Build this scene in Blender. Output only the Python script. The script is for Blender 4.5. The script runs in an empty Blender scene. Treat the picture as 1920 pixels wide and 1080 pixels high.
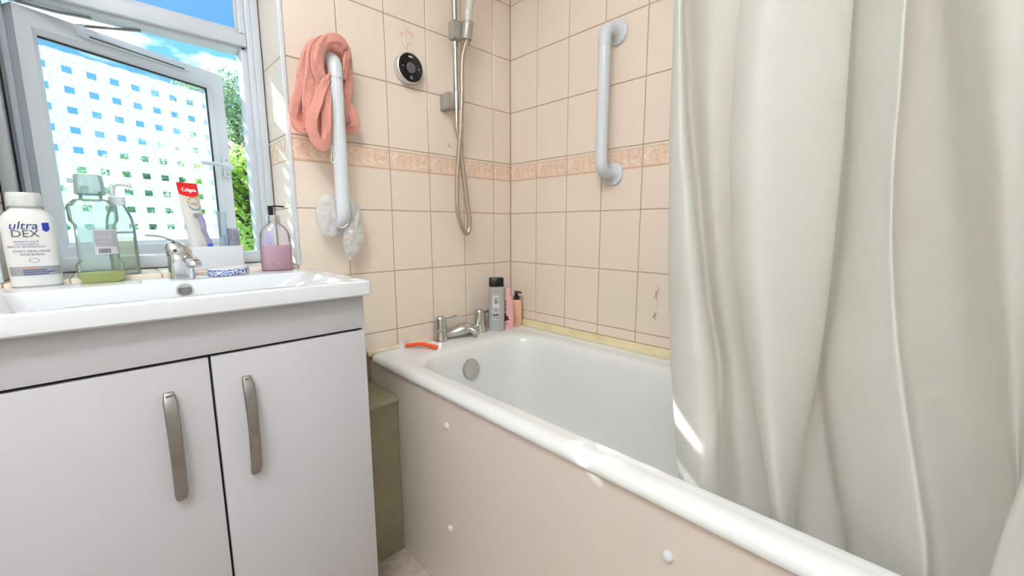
import bpy, bmesh, math, random
from mathutils import Vector, Matrix, noise
random.seed(7)
SC = bpy.context.scene
COL = SC.collection
Z0 = 0.87            # every z below is measured from one grout line of the tiling; Z0 is its height over the floor
FLOOR = -0.87

# ------------------------------------------------------------------ camera, sky, sun, exposure
F, YAW, PITCH, ROLL = 778.5, 0.7719, -0.1475, -0.002      # focal length in pixels of a 1920 x 1080 frame
CAM = Vector((-1.2314, -1.2722, 0.1479))
fw = Vector((math.sin(YAW)*math.cos(PITCH), math.cos(YAW)*math.cos(PITCH), math.sin(PITCH)))
r0 = Vector((math.cos(YAW), -math.sin(YAW), 0)); u0 = r0.cross(fw)
rt = r0*math.cos(ROLL) + u0*math.sin(ROLL); up = u0*math.cos(ROLL) - r0*math.sin(ROLL)
cd = bpy.data.cameras.new('camera'); cam = bpy.data.objects.new('camera', cd); COL.objects.link(cam)
cd.sensor_width = 36; cd.lens = 36*F/1920; cd.clip_start = 0.02; cd.clip_end = 300
m = Matrix((rt, up, -fw)).transposed().to_4x4(); m.translation = CAM + Vector((0, 0, Z0)); cam.matrix_world = m
SC.camera = cam
vs = SC.view_settings
vs.view_transform = 'Standard'; vs.look = 'None'; vs.gamma = 1; vs.use_curve_mapping = False; vs.exposure = 0.58

W = bpy.data.worlds.new('sky'); SC.world = W; W.use_nodes = True
nt = W.node_tree; nt.nodes.clear()
def N(t, **k):
    n = nt.nodes.new(t)
    for a, b in k.items(): setattr(n, a, b)
    return n
wo = N('ShaderNodeOutputWorld'); bg = N('ShaderNodeBackground'); bg.inputs[1].default_value = 2.1
tc = N('ShaderNodeTexCoord'); mp = N('ShaderNodeMapping'); mp.inputs['Scale'].default_value = (1, 1, 2.6); mp.inputs['Location'].default_value = (2.7, 0.9, -0.4)
cl = N('ShaderNodeTexNoise'); cl.inputs['Scale'].default_value = 3.1; cl.inputs['Detail'].default_value = 7; cl.inputs['Roughness'].default_value = 0.55
cr = N('ShaderNodeValToRGB'); cr.color_ramp.elements[0].position = 0.52; cr.color_ramp.elements[1].position = 0.64
mx = N('ShaderNodeMixRGB'); mx.inputs[1].default_value = (0.085, 0.25, 0.55, 1); mx.inputs[2].default_value = (0.95, 0.97, 1.0, 1)
L = nt.links.new
L(tc.outputs['Generated'], mp.inputs[0]); L(mp.outputs[0], cl.inputs['Vector']); L(cl.outputs['Fac'], cr.inputs[0])
L(cr.outputs[0], mx.inputs[0]); L(mx.outputs[0], bg.inputs[0]); L(bg.outputs[0], wo.inputs[0])

sd = bpy.data.lights.new('sun', 'SUN'); sd.energy = 10.0; sd.angle = 0.012; sd.color = (1, 0.985, 0.96)
sun = bpy.data.objects.new('sun', sd); COL.objects.link(sun)
sun.rotation_euler = Vector((1, -1.744, -1.2)).to_track_quat('-Z', 'Y').to_euler(); sun.location = (-4, 6, 6)

# ------------------------------------------------------------------ geometry of the view (pixel -> point on a named plane)
def ray(x, y): return fw + rt*((x-960)/F) - up*((y-540)/F)
def on(x, y, ax, val):
    d = ray(x, y); return CAM + d*((val-CAM[ax])/d[ax])
def onx(x, y, v): return on(x, y, 0, v)
def ony(x, y, v): return on(x, y, 1, v)
def onz(x, y, v): return on(x, y, 2, v)

# ------------------------------------------------------------------ materials
def srgb(c):
    if isinstance(c, str): c = [int(c[i:i+2], 16)/255 for i in (0, 2, 4)]
    return tuple((v/12.92 if v <= .04045 else ((v+.055)/1.055)**2.4) for v in c)+(1,)
MATS = {}
def mat(name, col=None, rough=.5, metal=0, spec=.5, trans=0, ior=1.45, coat=0, bump=None, vary=None, alpha=1, sheen=0, sss=0, emit=None):
    if name in MATS: return MATS[name]
    M = bpy.data.materials.new(name); M.use_nodes = True; t = M.node_tree
    b = t.nodes['Principled BSDF']; c = srgb(col)
    b.inputs['Base Color'].default_value = c; b.inputs['Roughness'].default_value = rough; b.inputs['Metallic'].default_value = metal
    b.inputs['Specular IOR Level'].default_value = spec; b.inputs['Transmission Weight'].default_value = trans; b.inputs['IOR'].default_value = ior
    b.inputs['Coat Weight'].default_value = coat; b.inputs['Alpha'].default_value = alpha; b.inputs['Sheen Weight'].default_value = sheen
    b.inputs['Subsurface Weight'].default_value = sss; b.inputs['Subsurface Scale'].default_value = .02
    if emit: b.inputs['Emission Color'].default_value = c; b.inputs['Emission Strength'].default_value = emit
    if bump or vary:
        co = t.nodes.new('ShaderNodeTexCoord')
    if bump:
        n = t.nodes.new('ShaderNodeTexNoise'); n.inputs['Scale'].default_value = bump[0]; n.inputs['Detail'].default_value = 4
        bp = t.nodes.new('ShaderNodeBump'); bp.inputs['Strength'].default_value = bump[1]; bp.inputs['Distance'].default_value = bump[2] if len(bump) > 2 else .002
        t.links.new(co.outputs['Object'], n.inputs['Vector']); t.links.new(n.outputs['Fac'], bp.inputs['Height']); t.links.new(bp.outputs[0], b.inputs['Normal'])
    if vary:   # (second colour, scale, lo, hi)
        n = t.nodes.new('ShaderNodeTexNoise'); n.inputs['Scale'].default_value = vary[1]; n.inputs['Detail'].default_value = 5
        rp = t.nodes.new('ShaderNodeValToRGB'); rp.color_ramp.elements[0].position = vary[2]; rp.color_ramp.elements[1].position = vary[3]
        rp.color_ramp.elements[0].color = c; rp.color_ramp.elements[1].color = srgb(vary[0])
        t.links.new(co.outputs['Object'], n.inputs['Vector']); t.links.new(n.outputs['Fac'], rp.inputs[0]); t.links.new(rp.outputs[0], b.inputs['Base Color'])
    MATS[name] = M; return M
def nodes_mat(name, build):
    if name in MATS: return MATS[name]
    M = bpy.data.materials.new(name); M.use_nodes = True; t = M.node_tree; t.nodes.clear()
    o = t.nodes.new('ShaderNodeOutputMaterial'); s = build(t); t.links.new(s, o.inputs[0]); MATS[name] = M; return M
def nd(t, kind, ins=None, **k):
    n = t.nodes.new(kind)
    for a, b in k.items(): setattr(n, a, b)
    for a, b in (ins or {}).items():
        if hasattr(b, 'is_output'): t.links.new(b, n.inputs[a])
        else: n.inputs[a].default_value = b
    return n
def thin_clear(name, col, gloss=.08, rough=.03, body=0.0, bodycol=None):
    # thin clear plastic or glass wall: tinted see-through, Fresnel gloss, a little body colour
    def b(t):
        tr = nd(t, 'ShaderNodeBsdfTransparent', {0: srgb(col)}); gl = nd(t, 'ShaderNodeBsdfGlossy', {0: (1, 1, 1, 1), 'Roughness': rough})
        fr = nd(t, 'ShaderNodeFresnel', {0: 1.45})
        s = nd(t, 'ShaderNodeMixShader', {0: fr.outputs[0], 1: tr.outputs[0], 2: gl.outputs[0]})
        if body:
            df = nd(t, 'ShaderNodeBsdfDiffuse', {0: srgb(bodycol or col)}); tl = nd(t, 'ShaderNodeBsdfTranslucent', {0: srgb(bodycol or col)})
            d2 = nd(t, 'ShaderNodeMixShader', {0: .5, 1: df.outputs[0], 2: tl.outputs[0]})
            s = nd(t, 'ShaderNodeMixShader', {0: body, 1: s.outputs[0], 2: d2.outputs[0]})
        return s.outputs[0]
    return nodes_mat(name, b)

TILE = 'f0dfcf'
m_tile = mat('tile_glaze', TILE, rough=.22, spec=.5, bump=(9, .12, .01))
m_tileb = m_tile
m_grout = mat('grout', 'b39a84', rough=.9, bump=(300, .3))
def border_mat():
    def b(t):
        co = nd(t, 'ShaderNodeTexCoord'); sx = nd(t, 'ShaderNodeSeparateXYZ', {0: co.outputs['Object']})
        n1 = nd(t, 'ShaderNodeTexNoise', {'Vector': co.outputs['Object'], 'Scale': 24.0, 'Detail': 3.0})
        wv = nd(t, 'ShaderNodeTexWave', {'Vector': co.outputs['Object'], 'Scale': 14.0, 'Distortion': 9.0, 'Detail': 3.0, 'Detail Scale': 2.2})
        r1 = nd(t, 'ShaderNodeValToRGB', {0: wv.outputs['Fac']})
        e = r1.color_ramp.elements; e[0].position = .12; e[0].color = srgb('deb498'); e[1].position = .42; e[1].color = srgb('ecc7a9')
        x = r1.color_ramp.elements.new(.9); x.color = srgb('f3dcc4')
        r2 = nd(t, 'ShaderNodeValToRGB', {0: n1.outputs['Fac']}); e = r2.color_ramp.elements
        e[0].position = .35; e[0].color = srgb('efd0b8'); e[1].position = .7; e[1].color = srgb('f4dfca')
        mxx = nd(t, 'ShaderNodeMixRGB', {0: .22, 1: r2.outputs[0], 2: r1.outputs[0]})
        p = nd(t, 'ShaderNodeBsdfPrincipled', {'Base Color': mxx.outputs[0], 'Roughness': .25})
        bp = nd(t, 'ShaderNodeBump', {'Strength': .12, 'Distance': .003, 'Height': wv.outputs['Fac']}); t.links.new(bp.outputs[0], p.inputs['Normal'])
        return p.outputs[0]
    return nodes_mat('border_relief', b)
m_border = border_mat()
m_leafd = mat('relief_leaf_pink', 'e3bba0', rough=.3); m_leafl = mat('relief_leaf_cream', 'f3e4d2', rough=.3)
m_bline = mat('border_line', 'dfb99d', rough=.3)
m_print = mat('printed_stem', 'd0b296', rough=.35)
m_petal = mat('printed_petal', 'e7c2a8', rough=.35)
m_pvc = mat('white_pvc', 'cbd0d8', rough=.3)
m_gasket = mat('dark_gasket', '22242c', rough=.6)
m_ceram = mat('white_ceramic', 'e3e5e8', rough=.07, coat=.4)
m_bath = mat('bath_enamel', 'ececea', rough=.24, coat=.15)
m_panel = mat('bath_panel_board', 'e0d3c8', rough=.35, bump=(25, .05))
m_unit = mat('vanity_gloss', 'c9c7ca', rough=.2)
m_gap = mat('shadow_gap', '3a3a3c', rough=.9)
m_steel = mat('brushed_nickel', '9a9692', rough=.25, metal=1)
m_chrome = mat('chrome', 'd6d8da', rough=.08, metal=1)
m_chrome_old = mat('limescaled_chrome', 'c9c8c4', rough=.24, metal=1, bump=(60, .35, .002))
m_white_pl = mat('white_plastic', 'dcdfe4', rough=.25)
m_black = mat('black_plastic', '101012', rough=.3)
m_olive = mat('olive_paint', '9c9478', rough=.6, bump=(90, .15), vary=('8c8469', 7, .35, .7))
m_olive_top = mat('olive_lid', 'aaa083', rough=.55, bump=(60, .1))
m_trim = mat('yellowed_trim', 'e9dcb4', rough=.4, vary=('dccb9c', 12, .4, .75))
m_seal = mat('old_sealant', 'e2d3bd', rough=.6, vary=('cdb596', 30, .5, .8))
m_paint = mat('wall_paint', 'f0eeea', rough=.8)
m_ceil = mat('ceiling_paint', 'f5f4f0', rough=.9)
m_floor = mat('vinyl_floor', 'b9a79a', rough=.5, vary=('cdbfb4', 40, .35, .65), bump=(80, .1))
m_render = mat('exterior_render', 'a9a49a', rough=.95, vary=('6f6a66', 40, .4, .7), bump=(120, .6, .004))

# ------------------------------------------------------------------ builders; coordinates are world ones, z from the grout datum
WL = {}
def add(name, vs_, fs, mt, parent=None, smooth=False, origin=None, slots=None, fm=None):
    vs_ = [Vector(v) for v in vs_]
    if origin is None:
        lo = [min(v[i] for v in vs_) for i in range(3)]; hi = [max(v[i] for v in vs_) for i in range(3)]
        origin = Vector(((lo[0]+hi[0])/2, (lo[1]+hi[1])/2, lo[2]))
    me = bpy.data.meshes.new(name)
    me.from_pydata([tuple(v-origin) for v in vs_], [], fs); me.validate(); 
    bm = bmesh.new(); bm.from_mesh(me); bmesh.ops.recalc_face_normals(bm, faces=bm.faces[:]); bm.to_mesh(me); bm.free()
    for q in (slots or [mt]): me.materials.append(q)
    if fm:
        for p, i in zip(me.polygons, fm): p.material_index = i
    if smooth:
        for p in me.polygons: p.use_smooth = True
    return link(name, me, origin, parent, smooth)
def link(name, me, origin, parent, smooth=False):
    o = bpy.data.objects.new(name, me); COL.objects.link(o)
    w = origin + Vector((0, 0, Z0)); WL[o] = w
    if parent is not None: o.parent = parent; o.location = w - WL[parent]
    else: o.location = w
    if smooth == 'angle':
        try:
            for p in me.polygons: p.use_smooth = True
            me.set_sharp_from_angle(angle=math.radians(35))
        except Exception: pass
    return o
def thing(name, loc, label=None, cat=None, group=None, parent=None, kind=None):
    o = bpy.data.objects.new(name, None); COL.objects.link(o); o.empty_display_size = .02
    w = Vector(loc)+Vector((0, 0, Z0)); WL[o] = w
    if parent is not None: o.parent = parent; o.location = w-WL[parent]
    else: o.location = w
    return tag(o, label, cat, group, kind)
def tag(o, label=None, cat=None, group=None, kind=None):
    if label: o['label'] = label
    if cat: o['category'] = cat
    if group: o['group'] = group
    if kind: o['kind'] = kind
    return o
def bevel_mesh(vs_, fs, w, seg):
    bm = bmesh.new(); V = [bm.verts.new(v) for v in vs_]
    for f in fs: bm.faces.new([V[i] for i in f])
    bmesh.ops.recalc_face_normals(bm, faces=bm.faces[:])
    bmesh.ops.bevel(bm, geom=bm.edges[:], offset=w, segments=seg, affect='EDGES', profile=.5)
    bm.verts.index_update(); v = [x.co.copy() for x in bm.verts]; f = [[x.index for x in q.verts] for q in bm.faces]; bm.free(); return v, f
BF = [(0, 1, 3, 2), (4, 6, 7, 5), (0, 4, 5, 1), (2, 3, 7, 6), (0, 2, 6, 4), (1, 5, 7, 3)]
def box_vf(lo, hi): return [Vector((x, y, z)) for x in (lo[0], hi[0]) for y in (lo[1], hi[1]) for z in (lo[2], hi[2])], BF
def box(name, lo, hi, mt, parent=None, bev=0, seg=2, T=None):
    lo, hi = [min(a, b) for a, b in zip(lo, hi)], [max(a, b) for a, b in zip(lo, hi)]
    v, f = box_vf(lo, hi)
    if bev: v, f = bevel_mesh(v, f, bev, seg)
    if T: v = [T(*p) for p in v]
    return add(name, v, f, mt, parent, 'angle' if bev else False)
def join(parts):
    V, Fc = [], []
    for v, f in parts:
        k = len(V); V += list(v); Fc += [[i+k for i in q] for q in f]
    return V, Fc
def loft_vf(rings, cap0=True, cap1=True, closed=True):
    n = len(rings[0]); V = [p for r in rings for p in r]; Fc = []
    for i in range(len(rings)-1):
        for j in range(n if closed else n-1):
            k = (j+1) % n; Fc.append((i*n+j, i*n+k, (i+1)*n+k, (i+1)*n+j))
    if cap0: Fc.append(tuple(range(n-1, -1, -1)))
    if cap1: Fc.append(tuple(range((len(rings)-1)*n, len(rings)*n)))
    return V, Fc
def loft(name, rings, mt, parent=None, cap0=True, cap1=True, smooth='angle', closed=True):
    v, f = loft_vf(rings, cap0, cap1, closed); return add(name, v, f, mt, parent, smooth)
def circ(c, ax, r, n=24, r2=None, ph=0):
    ax = Vector(ax).normalized(); a = ax.orthogonal().normalized() if abs(ax.z) < .99 else Vector((1, 0, 0)); b = ax.cross(a)
    return [Vector(c)+a*(math.cos(ph+2*math.pi*i/n)*r)+b*(math.sin(ph+2*math.pi*i/n)*(r2 or r)) for i in range(n)]
def lathe_vf(c, ax, prof, n=28):
    ax = Vector(ax).normalized(); c = Vector(c)
    return loft_vf([circ(c+ax*h, ax, max(r, 1e-4), n) for r, h in prof])
def lathe(name, c, ax, prof, mt, parent=None, n=28):
    v, f = lathe_vf(c, ax, prof, n); return add(name, v, f, mt, parent, 'angle')
def crv(pts, n=8):
    P = [Vector(p) for p in pts]; P = [P[0]*2-P[1]]+P+[P[-1]*2-P[-2]]; out = []
    for i in range(1, len(P)-2):
        for k in range(n):
            t = k/n; a, b, c, d = P[i-1:i+3]
            out.append(.5*((2*b)+(c-a)*t+(2*a-5*b+4*c-d)*t*t+(3*b-a-3*c+d)*t**3))
    return out+[P[-2]]
def sweep_vf(path, rad, n=12, flat=None, caps=True, upv=None):
    path = [Vector(p) for p in path]; rings = []; nrm = None
    for i, p in enumerate(path):
        t = (path[min(i+1, len(path)-1)]-path[max(i-1, 0)]).normalized()
        if nrm is None: nrm = (Vector(upv) if upv else t.orthogonal())
        nrm = (nrm-t*nrm.dot(t)); nrm = nrm.normalized() if nrm.length > 1e-6 else t.orthogonal().normalized()
        b = t.cross(nrm); r = rad(i/(len(path)-1)) if callable(rad) else rad
        ra, rb = r if isinstance(r, tuple) else (r, r)
        rings.append([p+nrm*(math.cos(2*math.pi*k/n)*ra)+b*(math.sin(2*math.pi*k/n)*rb) for k in range(n)])
    return loft_vf(rings, caps, caps)
def sweep(name, path, rad, mt, parent=None, n=12, upv=None, smooth=True):
    v, f = sweep_vf(path, rad, n, upv=upv); return add(name, v, f, mt, parent, 'angle' if smooth else False)
def rrect(x0, x1, y0, y1, z, r, k=6):
    out = []
    for cx, cy, a in ((x1-r, y1-r, 0), (x0+r, y1-r, 90), (x0+r, y0+r, 180), (x1-r, y0+r, 270)):
        for i in range(k+1):
            t = math.radians(a+90*i/k); out.append(Vector((cx+r*math.cos(t), cy+r*math.sin(t), z)))
    return out
def text_vf(s, size, align='CENTER', shear=0, bold=0, sx=1):
    cu = bpy.data.curves.new('t', 'FONT'); cu.body = s; cu.size = size; cu.align_x = align; cu.shear = shear; cu.offset = bold; cu.resolution_u = 3
    ob = bpy.data.objects.new('t', cu); me = bpy.data.meshes.new_from_object(ob)
    v = [Vector((p.co.x*sx, p.co.y, 0)) for p in me.vertices]; f = [list(p.vertices) for p in me.polygons]
    bpy.data.objects.remove(ob); bpy.data.meshes.remove(me); bpy.data.curves.remove(cu); return v, f

class Frame:
    """upright local frame of a small standing thing: X to its right, Y out of its front, Z up from what it stands on"""
    def __init__(s, x, y, z, yaw=None, sx=1, sz=1):
        s.sx, s.sz = sx, sz; s.o = Vector((x, y, z))
        d = Vector((CAM.x-x, CAM.y-y, 0)).normalized() if yaw is None else Vector((math.sin(yaw), -math.cos(yaw), 0))
        s.f = d; s.r = Vector((-d.y, d.x, 0))
    def __call__(s, x, y, z): return s.o+s.r*(x*s.sx)+s.f*(y*s.sx)+Vector((0, 0, z*s.sz))
def sup(fr, z, hw, hd, n=3.0, k=36, ox=0, oy=0):
    out = []
    for i in range(k):
        t = 2*math.pi*i/k; c, q = math.cos(t), math.sin(t)
        out.append(fr(ox+hw*math.copysign(abs(c)**(2/n), c), oy+hd*math.copysign(abs(q)**(2/n), q), z))
    return out
def bottle(name, fr, prof, mt, parent, n=3.0, k=36, cap0=True, cap1=True):
    """prof: (z, half width, half depth[, exponent])"""
    return loft(name, [sup(fr, p[0], p[1], p[2], p[3] if len(p) > 3 else n, k) for p in prof], mt, parent, cap0, cap1)
def hug(fr, hw, hd, n=3.0, lift=.0004, shrink=None):
    def f(x, z):
        q = min(abs(x)/hw, .999); return fr(x, hd*(1-q**n)**(1/n)+lift, z)
    return f
def decal(name, H, x0, x1, z0, z1, mt, parent, k=10):
    V = [H(x0+(x1-x0)*i/k, z) for z in (z0, z1) for i in range(k+1)]
    return add(name, V, [(i, i+1, i+k+2, i+k+1) for i in range(k)], mt, parent)
def decal_text(name, H, s, size, x, z, mt, parent, **k):
    v, f = text_vf(s, size, **k); return add(name, [H(x+p.x, z+p.y) for p in v], f, mt, parent)
def polydecal(name, H, pts, mt, parent):
    return add(name, [H(*p) for p in pts], [list(range(len(pts)))], mt, parent)
def stand(px, py, z, hd):
    p = onz(px, py, z); d = Vector((p.x-CAM.x, p.y-CAM.y, 0)).normalized(); return p+d*hd
def pillow_vf(outline, nrm, bulge, wob=.004, freq=40, rings=(1, .93, .8, .6, .35, .12), flat_back=.5, seed=0):
    P = [Vector(p) for p in outline]; P = crv(P+[P[0]], 5)[:-1]; n = len(P); c = sum(P, Vector())/n; nrm = Vector(nrm).normalized(); R = []
    for side in (1, -1):
        for s in (rings if side == -1 else rings[::-1]):
            if side == -1 and s == rings[0]: continue
            h = bulge*math.sqrt(max(0, 1-s*s))*(1 if side == 1 else -flat_back)
            R.append([c+(p-c)*s+nrm*(h+wob*noise.noise((c+(p-c)*s)*freq+Vector((seed, side, 0)))*(1 if s < .99 else .3)) for p in P])
    return loft_vf(R)

# ------------------------------------------------------------------ setting: shell of the room
XL, YB, ZC = -2.15, -1.74, 1.53
WX0, WX1 = -1.385, -0.8445        # window opening in the tiled wall
WZ0, WZ1 = 0.040, 1.10
def struct(o): o['kind'] = 'structure'; return o
struct(box('floor', (XL, YB, FLOOR-.05), (0.0, .0, FLOOR), m_floor))
struct(box('ceiling', (XL-.1, YB-.1, ZC), (.1, .3, ZC+.05), m_ceil))
struct(box('wall_left', (XL-.1, YB-.1, FLOOR), (XL, .3, ZC), m_paint))
struct(box('wall_back', (XL-.1, YB-.1, FLOOR), (.1, YB, ZC), m_paint))
wallB = struct(box('wall_right', (.0016, YB, FLOOR), (.1, .3, ZC), m_grout))
g = .0016
wv = [box_vf((XL, g, FLOOR), (WX0-g, .26, ZC)), box_vf((WX1+g, g, FLOOR), (.0016, .26, ZC)),
      box_vf((WX0-g, g, FLOOR), (WX1+g, .26, WZ0-g)), box_vf((WX0-g, g, WZ1), (WX1+g, .26, ZC))]
v, f = join(wv); wallA = struct(add('wall_window', v, f, m_grout))
# outer leaf of the wall, rendered
v, f = join([box_vf((XL, .262, -3.5), (-1.374, .36, ZC)), box_vf((-.845, .262, -3.5), (.1, .36, ZC)), box_vf((-1.374, .262, -3.5), (-.845, .36, .0)), box_vf((-1.374, .262, 1.08), (-.845, .36, ZC))])
struct(add('wall_outer', v, f, m_render))

struct(box('added_sun_shade', (XL, .36, 1.12), (.3, .86, 1.24), m_pvc))  # slab added out of view to keep the sun off the fanlight
# tiles: one shared mesh for each size
TM = {}
GAP = .0013
def tile_mesh(w, h, kind):
    key = (round(w, 4), round(h, 4), kind)
    if key in TM: return TM[key]
    t = .0055; c = .0014; a, b = w/2-GAP, h-2*GAP
    me = bpy.data.meshes.new('tile')
    if kind == 'border':     # profile up the tile: plain field, groove, relief band, lip
        zb = [(0, .0014), (.0014, 0), (.1290, 0), (.1305, -.0012), (.1335, -.0012), (.1350, .0), (.1885, 0), (.1895, -.0014), (.1965-2*GAP, -.0020), (b, .0010)]
        V = []; Fc = []; mi = []
        for z, y in zb:
            V += [(-a, y+.0014, z), (-a+c, y, z), (a-c, y, z), (a, y+.0014, z)]
        for i in range(len(zb)-1):
            for j in range(3):
                k = i*4+j; Fc.append((k, k+1, k+5, k+4)); mi.append(0 if i < 2 else (2 if i in (2, 3, 4) else (1 if i == 5 else (2 if i == 6 else 0))))
        k_ = a/.0737
        def rib_(pts, w_, im, y_):
            Q = crv([(x*k_, z, 0) for x, z in pts], 5)
            for i in range(len(Q)-1):
                t_ = (Q[i+1]-Q[i]).normalized(); n_ = Vector((-t_.y, t_.x, 0))*w_; n0 = len(V)
                V.extend([(p.x, y_, p.y) for p in (Q[i]-n_, Q[i+1]-n_, Q[i+1]+n_, Q[i]+n_)]); Fc.append((n0, n0+1, n0+2, n0+3)); mi.append(im)
        def leaf_(x, z, an, l, w_, im, y_=-.0007):
            n0 = len(V); c_, s_ = math.cos(an), math.sin(an)
            V.extend([((x+c_*u-s_*v)*k_, y_ if abs(u) < l else 0, z+s_*u+c_*v) for u, v in ((-l, 0), (-l*.3, -w_), (l*.4, -w_*.7), (l, 0), (l*.4, w_*.7), (-l*.3, w_))]); Fc.append(tuple(range(n0, n0+6))); mi.append(im)
        rib_([(-.068, .152), (-.045, .170), (-.02, .158), (.01, .147), (.038, .160), (.066, .176)], .0010, 2, -.0006)
        rib_([(-.02, .158), (-.005, .172), (.012, .178)], .0008, 2, -.0005)
        for q in ((-.055, .172, .9, .010, .0042, 4), (-.064, .160, 1.9, .010, .004, 4), (-.035, .176, .3, .009, .003, 2), (-.028, .150, -.5, .011, .0035, 3), (.000, .166, .6, .009, .003, 3), (.015, .150, 2.6, .010, .0035, 4), (.028, .168, .9, .009, .003, 2), (.044, .151, -.3, .012, .0042, 4), (.055, .163, .4, .010, .003, 2), (.062, .182, .2, .007, .0025, 3)): leaf_(*q)
        me.from_pydata(V, [], Fc)
        for q in (m_tile, m_border, m_bline, m_leafd, m_leafl): me.materials.append(q)
        for p, i in zip(me.polygons, mi): p.material_index = i
    else:
        V = [(-a, c, 0), (a, c, 0), (a, c, b), (-a, c, b), (-a+c, 0, c), (a-c, 0, c), (a-c, 0, b-c), (-a+c, 0, b-c), (-a, t, 0), (a, t, 0), (a, t, b), (-a, t, b)]
        Fc = [(4, 5, 6, 7), (0, 1, 5, 4), (1, 2, 6, 5), (2, 3, 7, 6), (3, 0, 4, 7), (8, 9, 1, 0), (9, 10, 2, 1), (10, 11, 3, 2), (11, 8, 0, 3)]
        me.from_pydata(V, [], Fc); me.materials.append(m_tile)
    TM[key] = me; return me
def tile(parent, p, w, h, rz=0, rx=0, kind='plain', name='tile'):
    """p: lower middle of the tile face"""
    o = link(name, tile_mesh(w, h, kind), Vector(p)+(Vector((0, 0, GAP)) if not rx else Vector((0, -GAP, 0))), parent)
    o.rotation_euler = (rx, 0, rz+(random.uniform(-.0016, .0016) if not rx else 0)); return o
ZL = [-.262, -.2, 0, .2, .4, .6, .8, 1.0, 1.2, 1.4, ZC]
XV = [0]+[-.0936-.15*i for i in range(6)]          # wall A grout columns, last one is the window's edge
YV = [0]+[-.1438-.15*i for i in range(11)]
tiles = {}
for i in range(len(XV)-1):
    for j in range(len(ZL)-1):
        x0, x1, z0, z1 = XV[i+1], XV[i], ZL[j], ZL[j+1]
        if z0 == .2: kind = 'border'
        else: kind = 'plain'
        tiles['A', i, j] = tile(wallA, ((x0+x1)/2, 0, z0), x1-x0, z1-z0, 0, 0, kind)
for j, (z0, z1) in enumerate(zip([-.862, -.662, -.462]+ZL[:1], [-.662, -.462, -.262]+ZL[1:2])):     # below the basin, mostly behind the unit
    for i in range(5, 6):
        if z1 < -.25: tile(wallA, ((XV[5]+XV[6])/2, 0, z0), .15, z1-z0)
for i in range(len(YV)-1):
    for j in range(len(ZL)-1):
        z0, z1 = ZL[j], ZL[j+1]
        if j == 0: z0 = -.2365
        tiles['B', i, j] = tile(wallB, (0, (YV[i]+YV[i+1])/2, z0), YV[i]-YV[i+1], z1-z0, -math.pi/2, 0, 'border' if z0 == .2 else 'plain')
# window reveals and the tiled sill
for j in range(2, 8):
    z0, z1 = max(ZL[j], WZ0), min(ZL[j+1], WZ1)
    k = 'border' if ZL[j] == .2 else 'plain'
    tile(wallA, (WX1, .0975, z0), .165, z1-z0, -math.pi/2, 0, k)
    tile(wallA, (WX0, .0975, z0), .165, z1-z0, math.pi/2, 0, k)
xs = [WX1, -.9936, -1.1436, -1.2936, WX0]
for a, b in zip(xs[:-1], xs[1:]):
    tile(wallA, ((a+b)/2, .012, WZ0), a-b, .168, 0, -math.pi/2)
for a, b in zip(xs[:-1], xs[1:]):
    tile(wallA, ((a+b)/2, 0, WZ0-.2), a-b, .2)
xl = [WX0-.15*i for i in range(6)]+[XL]
for a, b in zip(xl[:-1], xl[1:]):
    zz = [FLOOR+.002, -.8, -.6, -.4]+ZL[1:]
    for z0, z1 in zip(zz[:-1], zz[1:]): tile(wallA, ((a+b)/2, 0, z0), a-b, z1-z0, 0, 0, 'border' if z0 == .2 else 'plain')
for a, b in zip(xs[:-1], xs[1:]):
    for z0, z1 in ((WZ1, 1.2), (1.2, 1.4), (1.4, ZC)): tile(wallA, ((a+b)/2, 0, z0), a-b, z1-z0)
struct(box('trim_5', (WX0+.0005, .001, WZ1-.006), (WX1-.0005, .177, WZ1-.0005), m_white_pl))
# printed flower sprays on three tiles
def flower(parent, P, s=1, flip=1, white=False):
    """P(u, v): point on the tile face from metres right and up"""
    def rib(pts, w):
        Q = crv([Vector((a*flip*s, b*s, 0)) for a, b in pts], 6); V = []
        for i, q in enumerate(Q):
            t = (Q[min(i+1, len(Q)-1)]-Q[max(i-1, 0)]).normalized(); nn = Vector((-t.y, t.x, 0))*w*(1-.6*i/len(Q))
            V += [P(*(q+nn)[:2]), P(*(q-nn)[:2])]
        return V, [(2*i, 2*i+1, 2*i+3, 2*i+2) for i in range(len(Q)-1)]
    st = [rib(p, w) for p, w in [([(0, 0), (.004, .035), (-.001, .075), (-.004, .11), (-.014, .135)], .0011), ([(0, .03), (-.016, .045), (-.026, .062)], .001),
          ([(.002, .045), (.014, .065), (.022, .085)], .001), ([(.004, .05), (.02, .058), (.03, .06)], .0008), ([(-.002, .09), (.012, .115), (.03, .118)], .0009), ([(.001, .01), (-.004, -.02)], .0008)]]
    v, f = join(st); o = add('flower_stem', v, f, m_print, parent)
    def petal(cx, cy, a, l, w):
        V = [P(flip*s*(cx+math.cos(a)*l*math.cos(t)-math.sin(a)*w*math.sin(t)), s*(cy+math.sin(a)*l*math.cos(t)+math.cos(a)*w*math.sin(t))) for t in [k*math.pi/5 for k in range(10)]]
        return V, [list(range(10))]
    ps = []
    for cx, cy in ((-.02, .085), (.027, .09), (.03, .03), (.012, .1)):
        for k in range(4): ps.append(petal(cx+.006*math.cos(k*1.7+cx*90), cy+.006*math.sin(k*1.7+cx*90), k*1.7+cx*90, .007, .0028))
    v, f = join(ps); add('flower_petal', v, f, m_petal, parent)
ta = tiles['A', 3, 5]; flower(ta, lambda u, v: Vector((-.468+u, -.0004, .69+v)), .8)
tb = tiles['B', 4, 1]; flower(tb, lambda u, v: Vector((-.0004, -.655-u, -.165+v)), 1.1)
tcx = tiles['A', 5, 1]; flower(tcx, lambda u, v: Vector((-.745+u, -.0004, -.165+v)), .9)

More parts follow.
